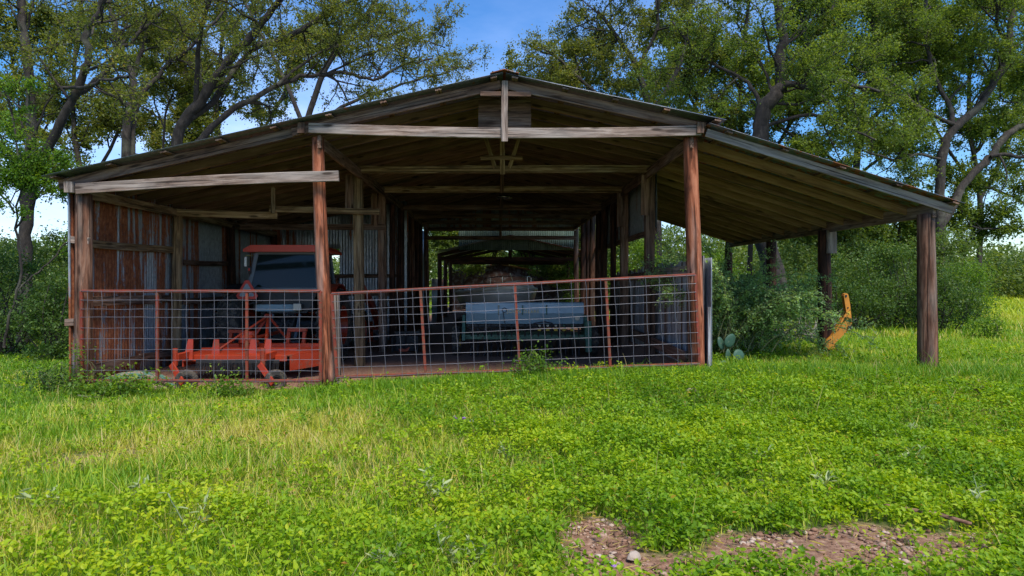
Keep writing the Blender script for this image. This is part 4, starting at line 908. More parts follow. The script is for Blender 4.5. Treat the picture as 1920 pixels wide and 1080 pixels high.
class Tree:
    def __init__(s, seed, leafsize=.08, nleaf=26, spread=.20, twig=.8, droop=.0):
        s.rg = np.random.default_rng(seed); s.tv = []; s.tips = []; s.ls = leafsize; s.nl = nleaf; s.sp = spread; s.twig = twig; s.droop = droop
    def branch(s, pts, r0, r1, sides=7):
        r = np.linspace(1, 0, len(pts))**.8*(r0-r1)+r1
        r = r*(1+s.rg.normal(0, .05, len(pts)))
        s.tv.append(tube_np(pts, r, sides)); return r
    def walk(s, p, d, L, up, wig):
        n = max(3, int(L/.28)); st = L/n; P = [p]; d = unit(d)
        for _ in range(n):
            d = unit(d+s.rg.normal(0, wig, 3)+np.array([0, 0, up])); p = p+d*st; P.append(p)
        return np.array(P)
    def ramify(s, pts, rads, L, level, dens, t0=.25):
        n = len(pts); tot = np.linalg.norm(np.diff(pts, axis=0), axis=1).sum()
        cnt = max(1, int(tot*dens*(1-t0)+s.rg.random()))
        for _ in range(cnt):
            t = t0+(1-t0)*s.rg.random()**.8; i = min(n-2, int(t*(n-1))); d0 = unit(pts[i+1]-pts[i])
            side = unit(s.rg.normal(0, 1, 3)); d = unit(d0*.55+unit(side-d0*(side@d0))+np.array([0, 0, .15]))
            LL = L*(.6+.7*s.rg.random())*(1.15-.5*t); P = s.walk(pts[i], d, LL, .03-s.droop, .26)
            r = min(rads[i]*.6, .018+LL*.012)
            rr = s.branch(P, max(r, .010), .006, 5 if level else 4)
            if level > 0: s.ramify(P, rr, L*.5, level-1, dens*1.5, .2); 
            if level <= 1: s.tips.append(P)
    def limb(s, pts, r0, r1, L=1.7, dens=1.2, level=2, t0=.3, jit=.08):
        r0 *= .66; P = spline(pts, 4); P = P+s.rg.normal(0, jit*.35, P.shape)*np.linspace(.3, 1, len(P))[:, None]
        r = s.branch(P, r0, r1, 12); s.ramify(P, r, L*1.32, level, dens*1.65, t0)
    def leaves(s, keep=1.0, box=None):
        C = []; 
        for P in s.tips:
            m = int(s.nl*LEAFMUL); u = s.rg.random(m)**.7*(len(P)-1); i = np.minimum(u.astype(int), len(P)-2); f = (u-i)[:, None]
            C.append(P[i]*(1-f)+P[i+1]*f+s.rg.normal(0, s.sp*.62, (m, 3))*np.array([1, 1, .7])*s.rg.random((m, 1)))
        C = np.concatenate(C)
        return C
    def build(s, name, label, cat, base, matb, matl, group=None, keep=None):
        T_ = thing(name, label, cat, base, group)
        V = []; Fq = []; o = 0
        for v, f in s.tv: V.append(v); Fq.append(f+o); o += len(v)
        npobj('trunk', np.concatenate(V), np.concatenate(Fq), matb, T_, None, True)
        C = s.leaves()
        if keep is not None: C = C[keep(C)]
        n = len(C); rg = s.rg; print(label[:30], 'tips', len(s.tips), 'leaves', n)
        cl = fbm(C[:, 0]+C[:, 1]*.7, C[:, 2]+C[:, 1]*.4, 1.3, 3)
        rnd = np.clip(.5*cl+.5*rg.random(n)+rg.normal(0, .08, n), 0, 1)
        v, f, r = scatter(LEAF4 if s.ls < .11 else LEAF6, C, rotmats(n, rg.normal(-.1, .8, n), rg), s.ls*.78*(.55+.8*rg.random(n)), rnd)
        npobj('crown', v, f, matl, T_, {'rnd': r}); return T_
def L3(pts, Y, dy=0.0):
    out = []
    for i, q in enumerate(pts):
        y = Y+dy*i/(len(pts)-1)+(q[2] if len(q) > 2 else 0); out.append(tuple(at(q[0], q[1], y)))
    return out
TG = 'oak trees standing behind the barn'
# ---------------- left oaks, limbs following the photograph at their own distance
t = Tree(1, .085, 15, .24, .7)
t.limb(L3([(42, 700), (46, 560), (50, 440), (50, 380), (52, 330), (60, 240), (52, 120), (40, 20), (35, -70)], 17), .24, .09, 1.6, 1.1, 2, .45)
t.limb(L3([(52, 400), (65, 330), (103, 250), (133, 193), (148, 160), (160, 117), (163, 60), (187, 20), (215, -50)], 17, -1.0), .19, .06, 1.7, 1.1, 2, .35)
t.limb(L3([(140, 180), (172, 158), (205, 125), (225, 95), (262, 62), (300, 20)], 16.6, 1.5), .12, .03, 1.5, 1.2, 2, .2)
t.limb(L3([(112, 165), (150, 163), (190, 152), (240, 142)], 16.8, -2.2), .07, .03, 1.2, 1.2, 1, .3)
t.limb(L3([(52, 340), (20, 290), (-20, 250), (-70, 230)], 17, 1.5), .10, .03, 1.6, 1.2, 2, .2)
t.build('oak_tree', 'large oak with forked dark trunk at the left edge, left of the barn', 'tree', (at(42, 0, 17).x, 17, gz(-12.3, 17)), M['bark'], M['oak_leaf'], TG)
t = Tree(2, .09, 14, .26, .7)
t.limb(L3([(240, 700), (236, 300), (238, 240), (247, 180), (250, 150), (240, 120), (228, 95), (218, 60), (205, 0), (200, -60)], 21), .21, .07, 1.8, 1.1, 2, .5)
t.limb(L3([(246, 400), (248, 290), (250, 230), (265, 180), (290, 150), (312, 122), (345, 100), (385, 60), (420, 20)], 21, 1.5), .15, .04, 1.6, 1.2, 2, .45)
t.limb(L3([(240, 205), (217, 182), (190, 168), (165, 155)], 21, -2), .06, .02, 1.3, 1.4, 1, .2)
t.limb(L3([(245, 160), (260, 110), (275, 60), (272, 0), (280, -60)], 21, 2.5), .10, .04, 1.8, 1.2, 2, .2)
t.build('oak_tree', 'slim oak with twin upright dark stems rising above the left end of the roof', 'tree', (at(240, 0, 21).x, 21, gz(-11.8, 21)), M['bark'], M['oak_leaf'], TG)
t = Tree(3, .085, 14, .26, .7)
t.limb(L3([(312, 700), (322, 400), (332, 265), (352, 220), (377, 190), (402, 150), (432, 110), (460, 80), (485, 50), (520, 5), (550, -40)], 19), .27, .07, 1.7, 1.1, 2, .45)
t.limb(L3([(345, 230), (400, 190), (440, 130), (480, 90), (540, 70), (590, 40), (640, 10), (700, -30)], 19, 2.0), .15, .05, 1.7, 1.1, 2, .3)
t.limb(L3([(366, 200), (370, 130), (373, 80), (380, 40), (395, -5), (400, -60)], 19, -1.5), .11, .04, 1.7, 1.1, 2, .3)
t.limb(L3([(325, 380), (355, 290), (382, 257), (402, 233), (440, 205), (480, 182), (520, 160), (560, 146), (610, 140), (650, 136), (700, 148), (755, 122), (810, 108)], 18.6, 1.5), .16, .025, 1.6, 1.35, 2, .32)
t.limb(L3([(520, 160), (560, 125), (610, 95), (680, 70), (740, 62), (790, 40)], 19, 2.5), .07, .02, 1.6, 1.4, 2, .2)
t.limb(L3([(610, 140), (670, 110), (740, 85), (800, 78), (835, 90)], 19.6, 1.0), .05, .015, 1.1, 1.5, 2, .2)
t.build('oak_tree', 'oak with long limbs sweeping right over the left slope of the barn roof', 'tree', (at(312, 0, 19).x, 19, gz(-9.6, 19)), M['bark'], M['oak_leaf'], TG)
t = Tree(4, .08, 22, .2, .6)
t.limb(L3([(305, 700), (307, 400), (308, 235), (322, 180), (342, 148), (350, 110)], 23), .07, .02, 1.3, 1.6, 2, .5)
t.limb(L3([(307, 240), (290, 192), (286, 168), (262, 150)], 23, 1), .04, .015, 1.2, 1.6, 1, .2)
t.build('oak_tree', 'thin young oak behind the roof between two thick trunks on the left', 'tree', (at(305, 0, 23).x, 23, gz(-11, 23)), M['bark'], M['oak_leaf'], TG)
t = Tree(5, .10, 15, .3, .8)
t.limb(L3([(560, 700), (570, 300), (590, 180), (640, 80), (700, 10), (740, -60)], 27), .22, .06, 2.0, 1.0, 2, .55)
t.limb(L3([(575, 260), (640, 200), (720, 170), (780, 150), (845, 135)], 27, 1), .12, .03, 1.9, 1.1, 2, .4)
t.limb(L3([(575, 250), (520, 120), (470, 30), (440, -60)], 27, 2), .14, .05, 2.2, 1.1, 2, .3)
t.build('oak_tree', 'oak crown reaching towards the open blue sky left of the roof ridge', 'tree', (at(560, 0, 27).x, 27, gz(-8, 27)), M['bark'], M['oak_leaf'], TG)
# bright leafy tree at far left, nearer
t = Tree(6, .075, 26, .22, .6)
bx = at(12, 0, 14).x
t.limb(L3([(6, 650), (18, 590), (34, 545), (40, 492), (30, 430), (40, 340), (30, 250), (10, 170)], 14), .045, .015, 1.0, 1.6, 2, .5)
t.limb(L3([(34, 545), (60, 520), (85, 500), (110, 470), (118, 440)], 14, .5), .03, .012, .6, 1.6, 1, .4)
t.limb(L3([(30, 430), (70, 370), (95, 330), (100, 290)], 14, .5), .03, .01, .7, 2.2, 2, .2)
t.limb(L3([(30, 400), (-20, 330), (-50, 250)], 14, -.5), .03, .01, .9, 2.2, 2, .2)
t.build('sapling', 'bright green leafy sapling with thin pale trunk at the far left edge', 'tree', (bx, 14, gz(bx, 14)), M['bark'], M['bright_leaf'], None)
# ---------------- right oaks
t = Tree(11, .095, 24, .34, .8)
t.limb(L3([(1468, 600), (1452, 520), (1436, 450), (1420, 380), (1422, 290), (1427, 235), (1434, 200), (1453, 178), (1467, 150), (1462, 110), (1467, 67), (1455, 0), (1450, -60)], 20), .50, .08, 2.0, 1.0, 2, .5)
t.limb(L3([(1453, 178), (1480, 157), (1513, 165), (1560, 150), (1600, 160), (1650, 170)], 20, -1.2), .16, .04, 1.7, 1.2, 2, .3)
t.limb(L3([(1467, 140), (1485, 115), (1510, 88), (1540, 50), (1562, 15), (1590, -40)], 20, 1.5), .13, .05, 1.8, 1.2, 2, .3)
t.limb(L3([(1426, 200), (1412, 168), (1395, 150), (1350, 125), (1300, 90), (1260, 40)], 20, 1.0), .10, .03, 1.9, 1.2, 2, .3)
t.limb(L3([(1427, 240), (1470, 225), (1520, 215), (1570, 230), (1640, 260)], 20, -1.0), .09, .03, 1.5, 1.4, 2, .3)
t.build('oak_tree', 'big oak with thick crooked dark trunk behind the lean-to roof', 'tree', (at(1468, 0, 20).x, 20, gz(8.6, 20)), M['bark'], M['oak_leaf_dark'], TG)
t = Tree(12, .10, 24, .34, .8)
t.limb(L3([(1762, 620), (1762, 370), (1766, 300), (1778, 255), (1802, 228), (1828, 208), (1855, 170), (1875, 130), (1890, 90), (1895, 40), (1900, -30)], 24), .27, .08, 2.0, 1.0, 2, .5)
t.limb(L3([(1766, 420), (1790, 380), (1803, 352), (1832, 318), (1860, 292), (1877, 264), (1902, 243), (1935, 228), (1990, 200)], 24, .8), .22, .10, 1.6, .7, 2, .55)
t.limb(L3([(1858, 294), (1882, 290), (1935, 297), (1990, 290)], 24.2, -.5), .11, .05, 1.4, .9, 2, .3)
t.limb(L3([(1785, 245), (1783, 205), (1760, 160), (1740, 100), (1735, 40), (1740, -40)], 24, 1.0), .14, .05, 2.0, 1.3, 2, .2)
t.limb(L3([(1885, 75), (1868, 50), (1870, 15), (1860, -40)], 24, -1.5), .09, .04, 1.5, 1.2, 2, .3)
t.limb(L3([(1790, 235), (1720, 200), (1660, 150), (1600, 130)], 24, -2.0), .12, .03, 1.9, 1.3, 2, .2)
t.limb(L3([(1766, 300), (1720, 290), (1680, 300), (1620, 280)], 24, -2.5), .08, .03, 1.4, 1.4, 2, .3)
t.build('oak_tree', 'tall oak with bare curving limb at the upper right, behind the outermost post', 'tree', (at(1762, 0, 24).x, 24, gz(16, 24)), M['bark'], M['oak_leaf_dark'], TG)
t = Tree(13, .10, 22, .33, .9)
t.limb(L3([(1235, 700), (1230, 320), (1215, 200), (1190, 120), (1150, 60), (1120, 20)], 25), .24, .05, 2.0, 1.1, 2, .5)
t.limb(L3([(1225, 260), (1150, 200), (1090, 150), (1040, 105), (1000, 90)], 25, -1), .13, .03, 1.7, 1.2, 2, .3)
t.limb(L3([(1150, 205), (1090, 190), (1040, 185), (985, 160)], 25, 1), .06, .02, 1.3, 1.4, 2, .2)
t.limb(L3([(1218, 220), (1270, 130), (1290, 60), (1300, -20)], 25, 1), .15, .05, 2.1, 1.2, 2, .2)
t.limb(L3([(1195, 130), (1230, 60), (1235, 0), (1240, -60)], 25, -1), .10, .04, 1.9, 1.2, 2, .2)
t.limb(L3([(1228, 300), (1180, 240), (1120, 215), (1060, 200)], 25, 1.5), .08, .03, 1.5, 1.3, 2, .2)
t.build('oak_tree', 'oak crown rising over the right slope of the roof beside the blue sky gap', 'tree', (at(1235, 0, 25).x, 25, gz(6.1, 25)), M['bark'], M['oak_leaf'], TG)
t = Tree(14, .115, 26, .38, .9)
t.limb(L3([(1600, 700), (1605, 330), (1620, 200), (1640, 100), (1630, 0), (1640, -60)], 28), .24, .08, 2.3, 1.1, 2, .4)
t.limb(L3([(1610, 260), (1560, 180), (1520, 100), (1500, 20)], 28, 1), .15, .05, 2.2, 1.2, 2, .2)
t.limb(L3([(1612, 250), (1680, 170), (1720, 90), (1760, 10)], 28, -1), .15, .05, 2.2, 1.2, 2, .2)
t.limb(L3([(1606, 330), (1660, 290), (1700, 270)], 28, -1), .10, .04, 1.8, 1.4, 2, .2)
t.limb(L3([(1606, 340), (1550, 290), (1480, 250), (1400, 180), (1350, 100)], 28, 1), .10, .04, 1.9, 1.3, 2, .2)
t.build('oak_tree', 'dense green oak filling the sky above the middle of the lean-to roof', 'tree', (at(1600, 0, 28).x, 28, gz(15, 28)), M['bark'], M['oak_leaf_dark'], TG)
t = Tree(15, .11, 22, .36, .9)
t.limb(L3([(1985, 700), (1980, 450), (1975, 330), (1955, 200), (1945, 60), (1930, -40)], 26), .2, .07, 2.0, 1.1, 2, .4)
t.limb(L3([(1976, 420), (1900, 370), (1845, 350), (1810, 345)], 26, -1), .08, .03, 1.2, 1.6, 2, .3)
t.limb(L3([(1978, 450), (1900, 425), (1850, 430), (1815, 420)], 26, -1.6), .07, .03, 1.2, 1.5, 2, .3)
t.build('oak_tree', 'oak at the right edge with thin low branches over the bright meadow', 'tree', (at(1985, 0, 26).x, 26, gz(21, 26)), M['bark'], M['oak_leaf_dark'], TG)
for i, (px, Y, mt, lab) in enumerate(((150, 27, 'oak_leaf', 'background oak crown between the forked left oak and the twin stemmed oak'), (420, 30, 'oak_leaf', 'background oak behind the long sweeping limbs on the left'), (1400, 31, 'oak_leaf', 'background oak above the right end of the main roof'), (1830, 31, 'oak_leaf_dark', 'background oak between the curving limb and the right edge'), (1110, 32, 'oak_leaf', 'lower background oak just right of the blue sky gap'))):
    t = Tree(90+i, .12, 26, .38, .9); top = -60 if px not in (1110,) else 130
    t.limb(L3([(px, 640), (px+8, 380), (px-14, 200), (px+10, top)], Y), .2, .06, 2.2, 1.0, 2, .35)
    t.limb(L3([(px+6, 380), (px+70, 250), (px+130, 140), (px+150, max(top, 60))], Y, 1.5), .12, .04, 2.1, 1.1, 2, .2); t.limb(L3([(px+2, 360), (px-70, 250), (px-120, 150), (px-140, max(top, 40))], Y, -1.5), .12, .04, 2.1, 1.1, 2, .2)
    t.build('oak_tree', lab, 'tree', (at(px, 0, Y).x, Y, gz(at(px, 0, Y).x, Y)), M['bark'], M[mt], TG)
# ---------------- shrubs
def shrub(label, px, Y, py_top, wpx, n, ls, mat, seed, name='shrub', group='shrubs round the barn', depth=None, lean=0, base=.0, matb=None, cat='shrub'):
    rg = np.random.default_rng(seed); x = at(px, 0, Y).x; z0 = gz(x, Y); zt2 = at(0, py_top, Y).z; H = zt2-z0; rx = wpx/F*Y/2; ry = depth or rx*.8
    T_ = thing(name, label, cat, (x, Y, z0), group)
    nc = int(26+rx*H*9); th = rg.random(nc)*6.283; uu = rg.random(nc)**.5; hz = rg.random(nc)
    prof = np.sqrt(np.clip(1-(hz*1.02-.35)**2/.46, .05, 1)); c = np.stack([x+np.cos(th)*uu*rx*prof*.9+lean*hz, Y+np.sin(th)*uu*ry*prof*.9, z0+(base+hz*(1-base))*H*.93], -1)
    st = []
    for i in range(0, nc, 2):
        b = np.array([x+rg.normal(0, .12*rx), Y+rg.normal(0, .1), z0-.05]); mid = (b+c[i])/2+rg.normal(0, .12, 3); st.append(tube_np(spline([b, mid, c[i]], 3), np.array([.022]*1+[.019,.017,.014,.011,.008,.006])*min(1, rx*1.1+.15), 5))
    V = []; Fq = []; o = 0
    for v, f in st: V.append(v); Fq.append(f+o); o += len(v)
    npobj('stems', np.concatenate(V), np.concatenate(Fq), matb or M['bark'], T_, None, True)
    k = rg.integers(0, nc, n); sg_ = .13+.10*min(rx, 1.6); r_ = rg.random((n, 1))**.5
    C = c[k]+rg.normal(0, 1, (n, 3))*sg_*np.array([1.15, 1.15, .8])*r_; C = C[C[:, 2] > z0+.02]; n = len(C)
    cl = rg.random(nc)[k[:n]]
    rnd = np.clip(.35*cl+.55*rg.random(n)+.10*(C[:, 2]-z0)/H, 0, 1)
    v, f, r = scatter(LEAF4 if ls < .08 else LEAF6, C, rotmats(n, rg.normal(.1, .7, n), rg), ls*(.6+.8*rg.random(n)), rnd)
    npobj('foliage', v, f, mat, T_, {'rnd': r}); return T_
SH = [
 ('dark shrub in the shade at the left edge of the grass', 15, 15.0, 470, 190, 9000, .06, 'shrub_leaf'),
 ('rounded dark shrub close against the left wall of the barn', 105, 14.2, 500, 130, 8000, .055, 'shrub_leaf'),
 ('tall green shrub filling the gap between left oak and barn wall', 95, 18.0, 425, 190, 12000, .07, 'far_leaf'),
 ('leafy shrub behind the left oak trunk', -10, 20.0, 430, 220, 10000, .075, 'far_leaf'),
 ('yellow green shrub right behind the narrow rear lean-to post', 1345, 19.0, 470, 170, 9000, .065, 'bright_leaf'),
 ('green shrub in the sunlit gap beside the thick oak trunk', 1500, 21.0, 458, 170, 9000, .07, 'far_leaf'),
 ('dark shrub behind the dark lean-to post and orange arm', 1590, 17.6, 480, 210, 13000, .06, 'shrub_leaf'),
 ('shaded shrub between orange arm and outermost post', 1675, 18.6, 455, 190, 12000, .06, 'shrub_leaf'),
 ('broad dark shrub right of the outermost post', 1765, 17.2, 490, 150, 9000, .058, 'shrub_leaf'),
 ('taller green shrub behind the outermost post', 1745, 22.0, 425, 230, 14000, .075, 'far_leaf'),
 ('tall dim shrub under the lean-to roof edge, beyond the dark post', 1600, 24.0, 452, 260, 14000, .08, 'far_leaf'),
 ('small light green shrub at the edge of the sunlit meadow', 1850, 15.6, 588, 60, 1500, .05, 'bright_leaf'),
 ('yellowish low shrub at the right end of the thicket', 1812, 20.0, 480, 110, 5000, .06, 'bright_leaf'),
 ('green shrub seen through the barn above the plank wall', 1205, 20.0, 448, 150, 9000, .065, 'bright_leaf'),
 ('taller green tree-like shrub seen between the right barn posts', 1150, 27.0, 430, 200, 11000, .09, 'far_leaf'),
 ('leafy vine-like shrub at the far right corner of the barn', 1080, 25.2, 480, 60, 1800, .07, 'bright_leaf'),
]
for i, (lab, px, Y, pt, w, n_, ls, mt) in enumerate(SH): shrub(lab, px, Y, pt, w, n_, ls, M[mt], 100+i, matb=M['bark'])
shrub('low broad leaved weeds growing at the foot of the left corner post', 215, 9.15, 728, 190, 3600, .05, M['bright_leaf'], 140, 'weed_clump', 'leafy weed clumps along the barn front', .22, cat='weeds', matb=M['stem'])
shrub('weeds in front of the left tail wheel of the mower', 430, 9.1, 722, 100, 1300, .045, M['bright_leaf'], 141, 'weed_clump', 'leafy weed clumps along the barn front', .2, cat='weeds', matb=M['stem'])
shrub('upright bright weed poking through the long gate, below the blue seed box', 1000, 9.12, 662, 60, 900, .045, M['bright_leaf'], 142, 'weed_clump', 'leafy weed clumps along the barn front', .15, cat='weeds', matb=M['stem'])
shrub('small weed climbing the outer edge of the left metal wall', 145, 9.25, 640, 22, 380, .04, M['bright_leaf'], 143, 'weed_clump', 'leafy weed clumps along the barn front', .08, cat='weeds', matb=M['stem'])
shrub('dark bushy weeds on the grass left of the barn corner', 100, 9.6, 690, 90, 1500, .04, M['shrub_leaf'], 144, 'weed_clump', 'leafy weed clumps along the barn front', .3, cat='weeds', matb=M['stem'])
# feathery arching bush in the lean-to
rg = np.random.default_rng(77)
fx, fy = at(1374, 0, 11.2).x, 11.2; fz = gz(fx, fy); FB = thing('feathery_bush', 'feathery grey green bush with arching branches under the lean-to roof', 'bush', (fx, fy, fz))
tv = []; LC = []; LD = []
for i in range(120):
    a = rg.random()*6.28; L_ = .9+1.3*rg.random(); d = np.array([math.cos(a)*.50+.17, math.sin(a)*.5, .9+rg.random()*1.5]); d = unit(d); p = np.array([fx+rg.normal(0, .25), fy+rg.normal(0, .25), fz+.05+.5*rg.random()]); P = [p]
    L_ *= .84 if d[0] > 0 else 1
    for q in range(12): d = unit(d+np.array([.03*np.sign(d[0]), 0, -.13])+rg.normal(0, .05, 3)); p = p+d*L_/12; P.append(p)
    P = np.array(P); tv.append(tube_np(P, np.linspace(.012, .003, 13), 4))
    for q in range(3, 13):
        for s_ in range(3):
            dd = unit(d*.6+unit(rg.normal(0, 1, 3))); sl = .22*rg.random()+.08; e = P[q]+dd*sl; e[2] -= .03; tv.append(tube_np(np.array([P[q], (P[q]+e)/2+[0, 0, .01], e]), [.004, .003, .002], 3))
            m_ = 16; tt = rg.random((m_, 1)); LC.append(P[q]+(e-P[q])*tt+rg.normal(0, .018, (m_, 3)))
V = []; Fq = []; o = 0
for v, f in tv: V.append(v); Fq.append(f+o); o += len(v)
npobj('stems', np.concatenate(V), np.concatenate(Fq), M['stem'], FB, None, True)
C = np.concatenate(LC); n_ = len(C)
v, f, r = scatter(LEAF4, C, rotmats(n_, rg.normal(0, .6, n_), rg), .038*(.6+.8*rg.random(n_)), np.clip(rg.random(n_)*.8+.2*rg.random(n_), 0, 1))
npobj('foliage', v, f, M['feather_leaf'], FB, {'rnd': r})
# dead brush heap by the dark post
q = MB()
for i in range(60):
    a = random.uniform(0, 6.28); x = at(1500, 0, 14.4).x+random.uniform(-.5, .6); y_ = 14.4+random.uniform(-.3, .4); L_ = random.uniform(.4, 1.0); z_ = gz(x, y_)+random.uniform(.0, .25)
    p0 = Vector((x, y_, z_)); d = Vector((math.cos(a), math.sin(a)*.6, random.uniform(.05, .9))).normalized(); q.tube([p0, p0+d*L_*.5+Vector((0, random.uniform(-.05, .05), .03)), p0+d*L_], [.018, .012, .004], 5)
tag(q.build('brush_heap', M['bark_pale'], None), 'grey dead branches heaped left of the dark lean-to post', 'brush heap')
# prickly pear
PP = thing('prickly_pear', 'prickly pear cactus with flat blue green pads right of the barn corner', 'cactus', (at(1370, 0, 10.6).x, 10.6, gz(3.75, 10.6)))
m_ = paint('cactus_pad_green', (.05,.13,.085), .12, .6, (.22,.24,.16), 9); 
for (cx, cy, w_, h_, rot, yy) in ((1368, 640, 22, 28, -.5, 0), (1352, 645, 14, 26, .3, .05), (1365, 668, 12, 26, 0, .02), (1385, 668, 24, 24, .3, -.06), (1357, 688, 26, 22, .2, -.05), (1372, 690, 14, 24, -.2, .06)):
    c = at(cx, cy, 10.55+yy); k = 10.55/F; V = []; N = 18
    for j, (rr, th_) in enumerate(((0.01, .018), (.6, .018), (.9, .010), (1, 0), (.9, -.010), (.6, -.018), (.01, -.018))):
        for i in range(N):
            a = i/N*6.283; lx = math.cos(a)*rr*w_/2*k; lz = math.sin(a)*rr*h_/2*k*(1+.12*math.sin(a)); V.append((c.x+lx*math.cos(rot)-lz*math.sin(rot), c.y+th_+lx*.3, c.z+lx*math.sin(rot)+lz*math.cos(rot)))
    q = MB(); q.add(V, [(j*N+i, j*N+(i+1) % N, (j+1)*N+(i+1) % N, (j+1)*N+i) for j in range(6) for i in range(N)]); q.build('pad', m_, PP, True)
# ---------------- far woodland: one mass behind everything
rg = np.random.default_rng(5)
N = 300000; th = rg.uniform(-.88, .88, N); dist = rg.uniform(44, 62, N); X = np.sin(th)*dist; Y = np.cos(th)*dist
hgt = 2.4+2.6*vnoise(X, Y*0+dist*0, 5.0, 41)+1.6*vnoise(X, Y*0, 1.7, 42); hgt = hgt*np.where((th > .60), .62, 1.0)
Z = ground_z(X, Y)+hgt*rg.random(N)**.75*np.sqrt(np.clip(1-((dist-53)/10)**2, .1, 1))
nz = vnoise(X+Z, Y+Z*.6, 1.3, 50)*.6+vnoise(X-Z, Y+Z, .7, 51)*.4; k = nz > .36; C = np.stack([X, Y, Z], -1)[k]; n_ = len(C)
v, f, r = scatter(LEAF6, C, rotmats(n_, rg.normal(0, .7, n_), rg), .17*(.6+.8*rg.random(n_)), np.clip(nz[k]*.7+rg.random(n_)*.4, 0, 1))
o = npobj('woodland', v, f, M['far_leaf'], None, {'rnd': r}); tag(o, 'far green woodland closing the view beyond barn and meadow', 'woodland', kind='stuff')
# trunks inside the far woodland are hidden; a few slim trees stand before it, behind the barn
for i, (px, Y, top, lab) in enumerate(((860, 33, 395, 'slim oak seen through the far end of the barn, left of centre'), (1000, 38, 380, 'slim oak seen through the far end of the barn, above the farthest shed'), (1090, 32, 380, 'slim oak seen past the far right corner post of the barn'), (700, 30, 330, 'slim oak hidden mostly by the left bay of the barn'), (1690, 30, 380, 'slim dark oak standing in the thicket behind the lean-to'), (1555, 26, 380, 'short oak with forked stem behind the lean-to post'))):
    t = Tree(60+i, .12, 26, .36, .9); zt2 = top
    t.limb(L3([(px, 640), (px+8, 520), (px-4, (520+zt2)/2), (px+10, zt2)], Y), .13, .04, 1.5, 1.5, 2, .25)
    t.limb(L3([(px+6, 540), (px+40, 480), (px+60, 430)], Y, 1), .07, .03, 1.4, 1.6, 2, .2); t.limb(L3([(px+2, 520), (px-40, 470), (px-60, 420)], Y, -1), .07, .03, 1.4, 1.6, 2, .2)
    t.build('oak_tree', lab, 'tree', (at(px, 0, Y).x, Y, gz(at(px, 0, Y).x, Y)), M['bark'], M['oak_leaf_dark'], TG)

# ------------------------------------------------------------------ ground vegetation
def wedge(rg, y0, y1, dens, side=.94, extra=1.7):
    A_ = ((y0+y1)*side+2*extra)*(y1-y0); n = int(A_*dens); y = np.sqrt(rg.uniform(y0*y0, y1*y1, n)); x = rg.uniform(-1, 1, n)*(side*y+extra); return x, y
def blades(rg, x, y, h, w, rnd, bend=.5, seg=3):
    n = len(x); yaw = rg.random(n)*6.283; z = ground_z(x, y)-.01; lean = rg.normal(0, .25, n)+bend*.4; d = np.stack([np.cos(yaw), np.sin(yaw)], -1); s = np.stack([-np.sin(yaw+rg.normal(0, .6, n)), np.cos(yaw)], -1)
    V = np.zeros((n, (seg+1)*2, 3))
    for j in range(seg+1):
        t = j/seg; off = h*(lean*t+bend*t*t)*.8; zz = z+h*t*(1-.25*bend*t); ww = w*(1-t)**.7*.5+.0004
        for q, sg in enumerate((-1, 1)):
            V[:, j*2+q, 0] = x+d[:, 0]*off+s[:, 0]*ww*sg; V[:, j*2+q, 1] = y+d[:, 1]*off+s[:, 1]*ww*sg; V[:, j*2+q, 2] = zz
    tf = np.array([(j*2, j*2+1, j*2+3, j*2+2) for j in range(seg)]); k = (seg+1)*2
    return V.reshape(-1, 3), (tf[None]+(np.arange(n)*k)[:, None, None]).reshape(-1, 4), np.repeat(rnd, k)
rg = np.random.default_rng(21); parts = []
def leafiness(x, y):   # share of broad leaved cover against grass
    a = sstep(-1.2, 1.2, x+.25*(y-5))*(1-sstep(7.6, 8.8, y)) + .42*(1-sstep(3.9, 5.2, y+.2*x))*sstep(-4, -1, x)
    return np.clip(a*(.75+.6*(fbm(x, y, 1.2, 71)-.35))+.25*(fbm(x, y, .8, 72)-.5), .03, 1)
def lush(x, y): return sstep(8.3, 8.9, y)*(1-sstep(9.5, 9.8, y))*sstep(-3.4, -1.8, x)
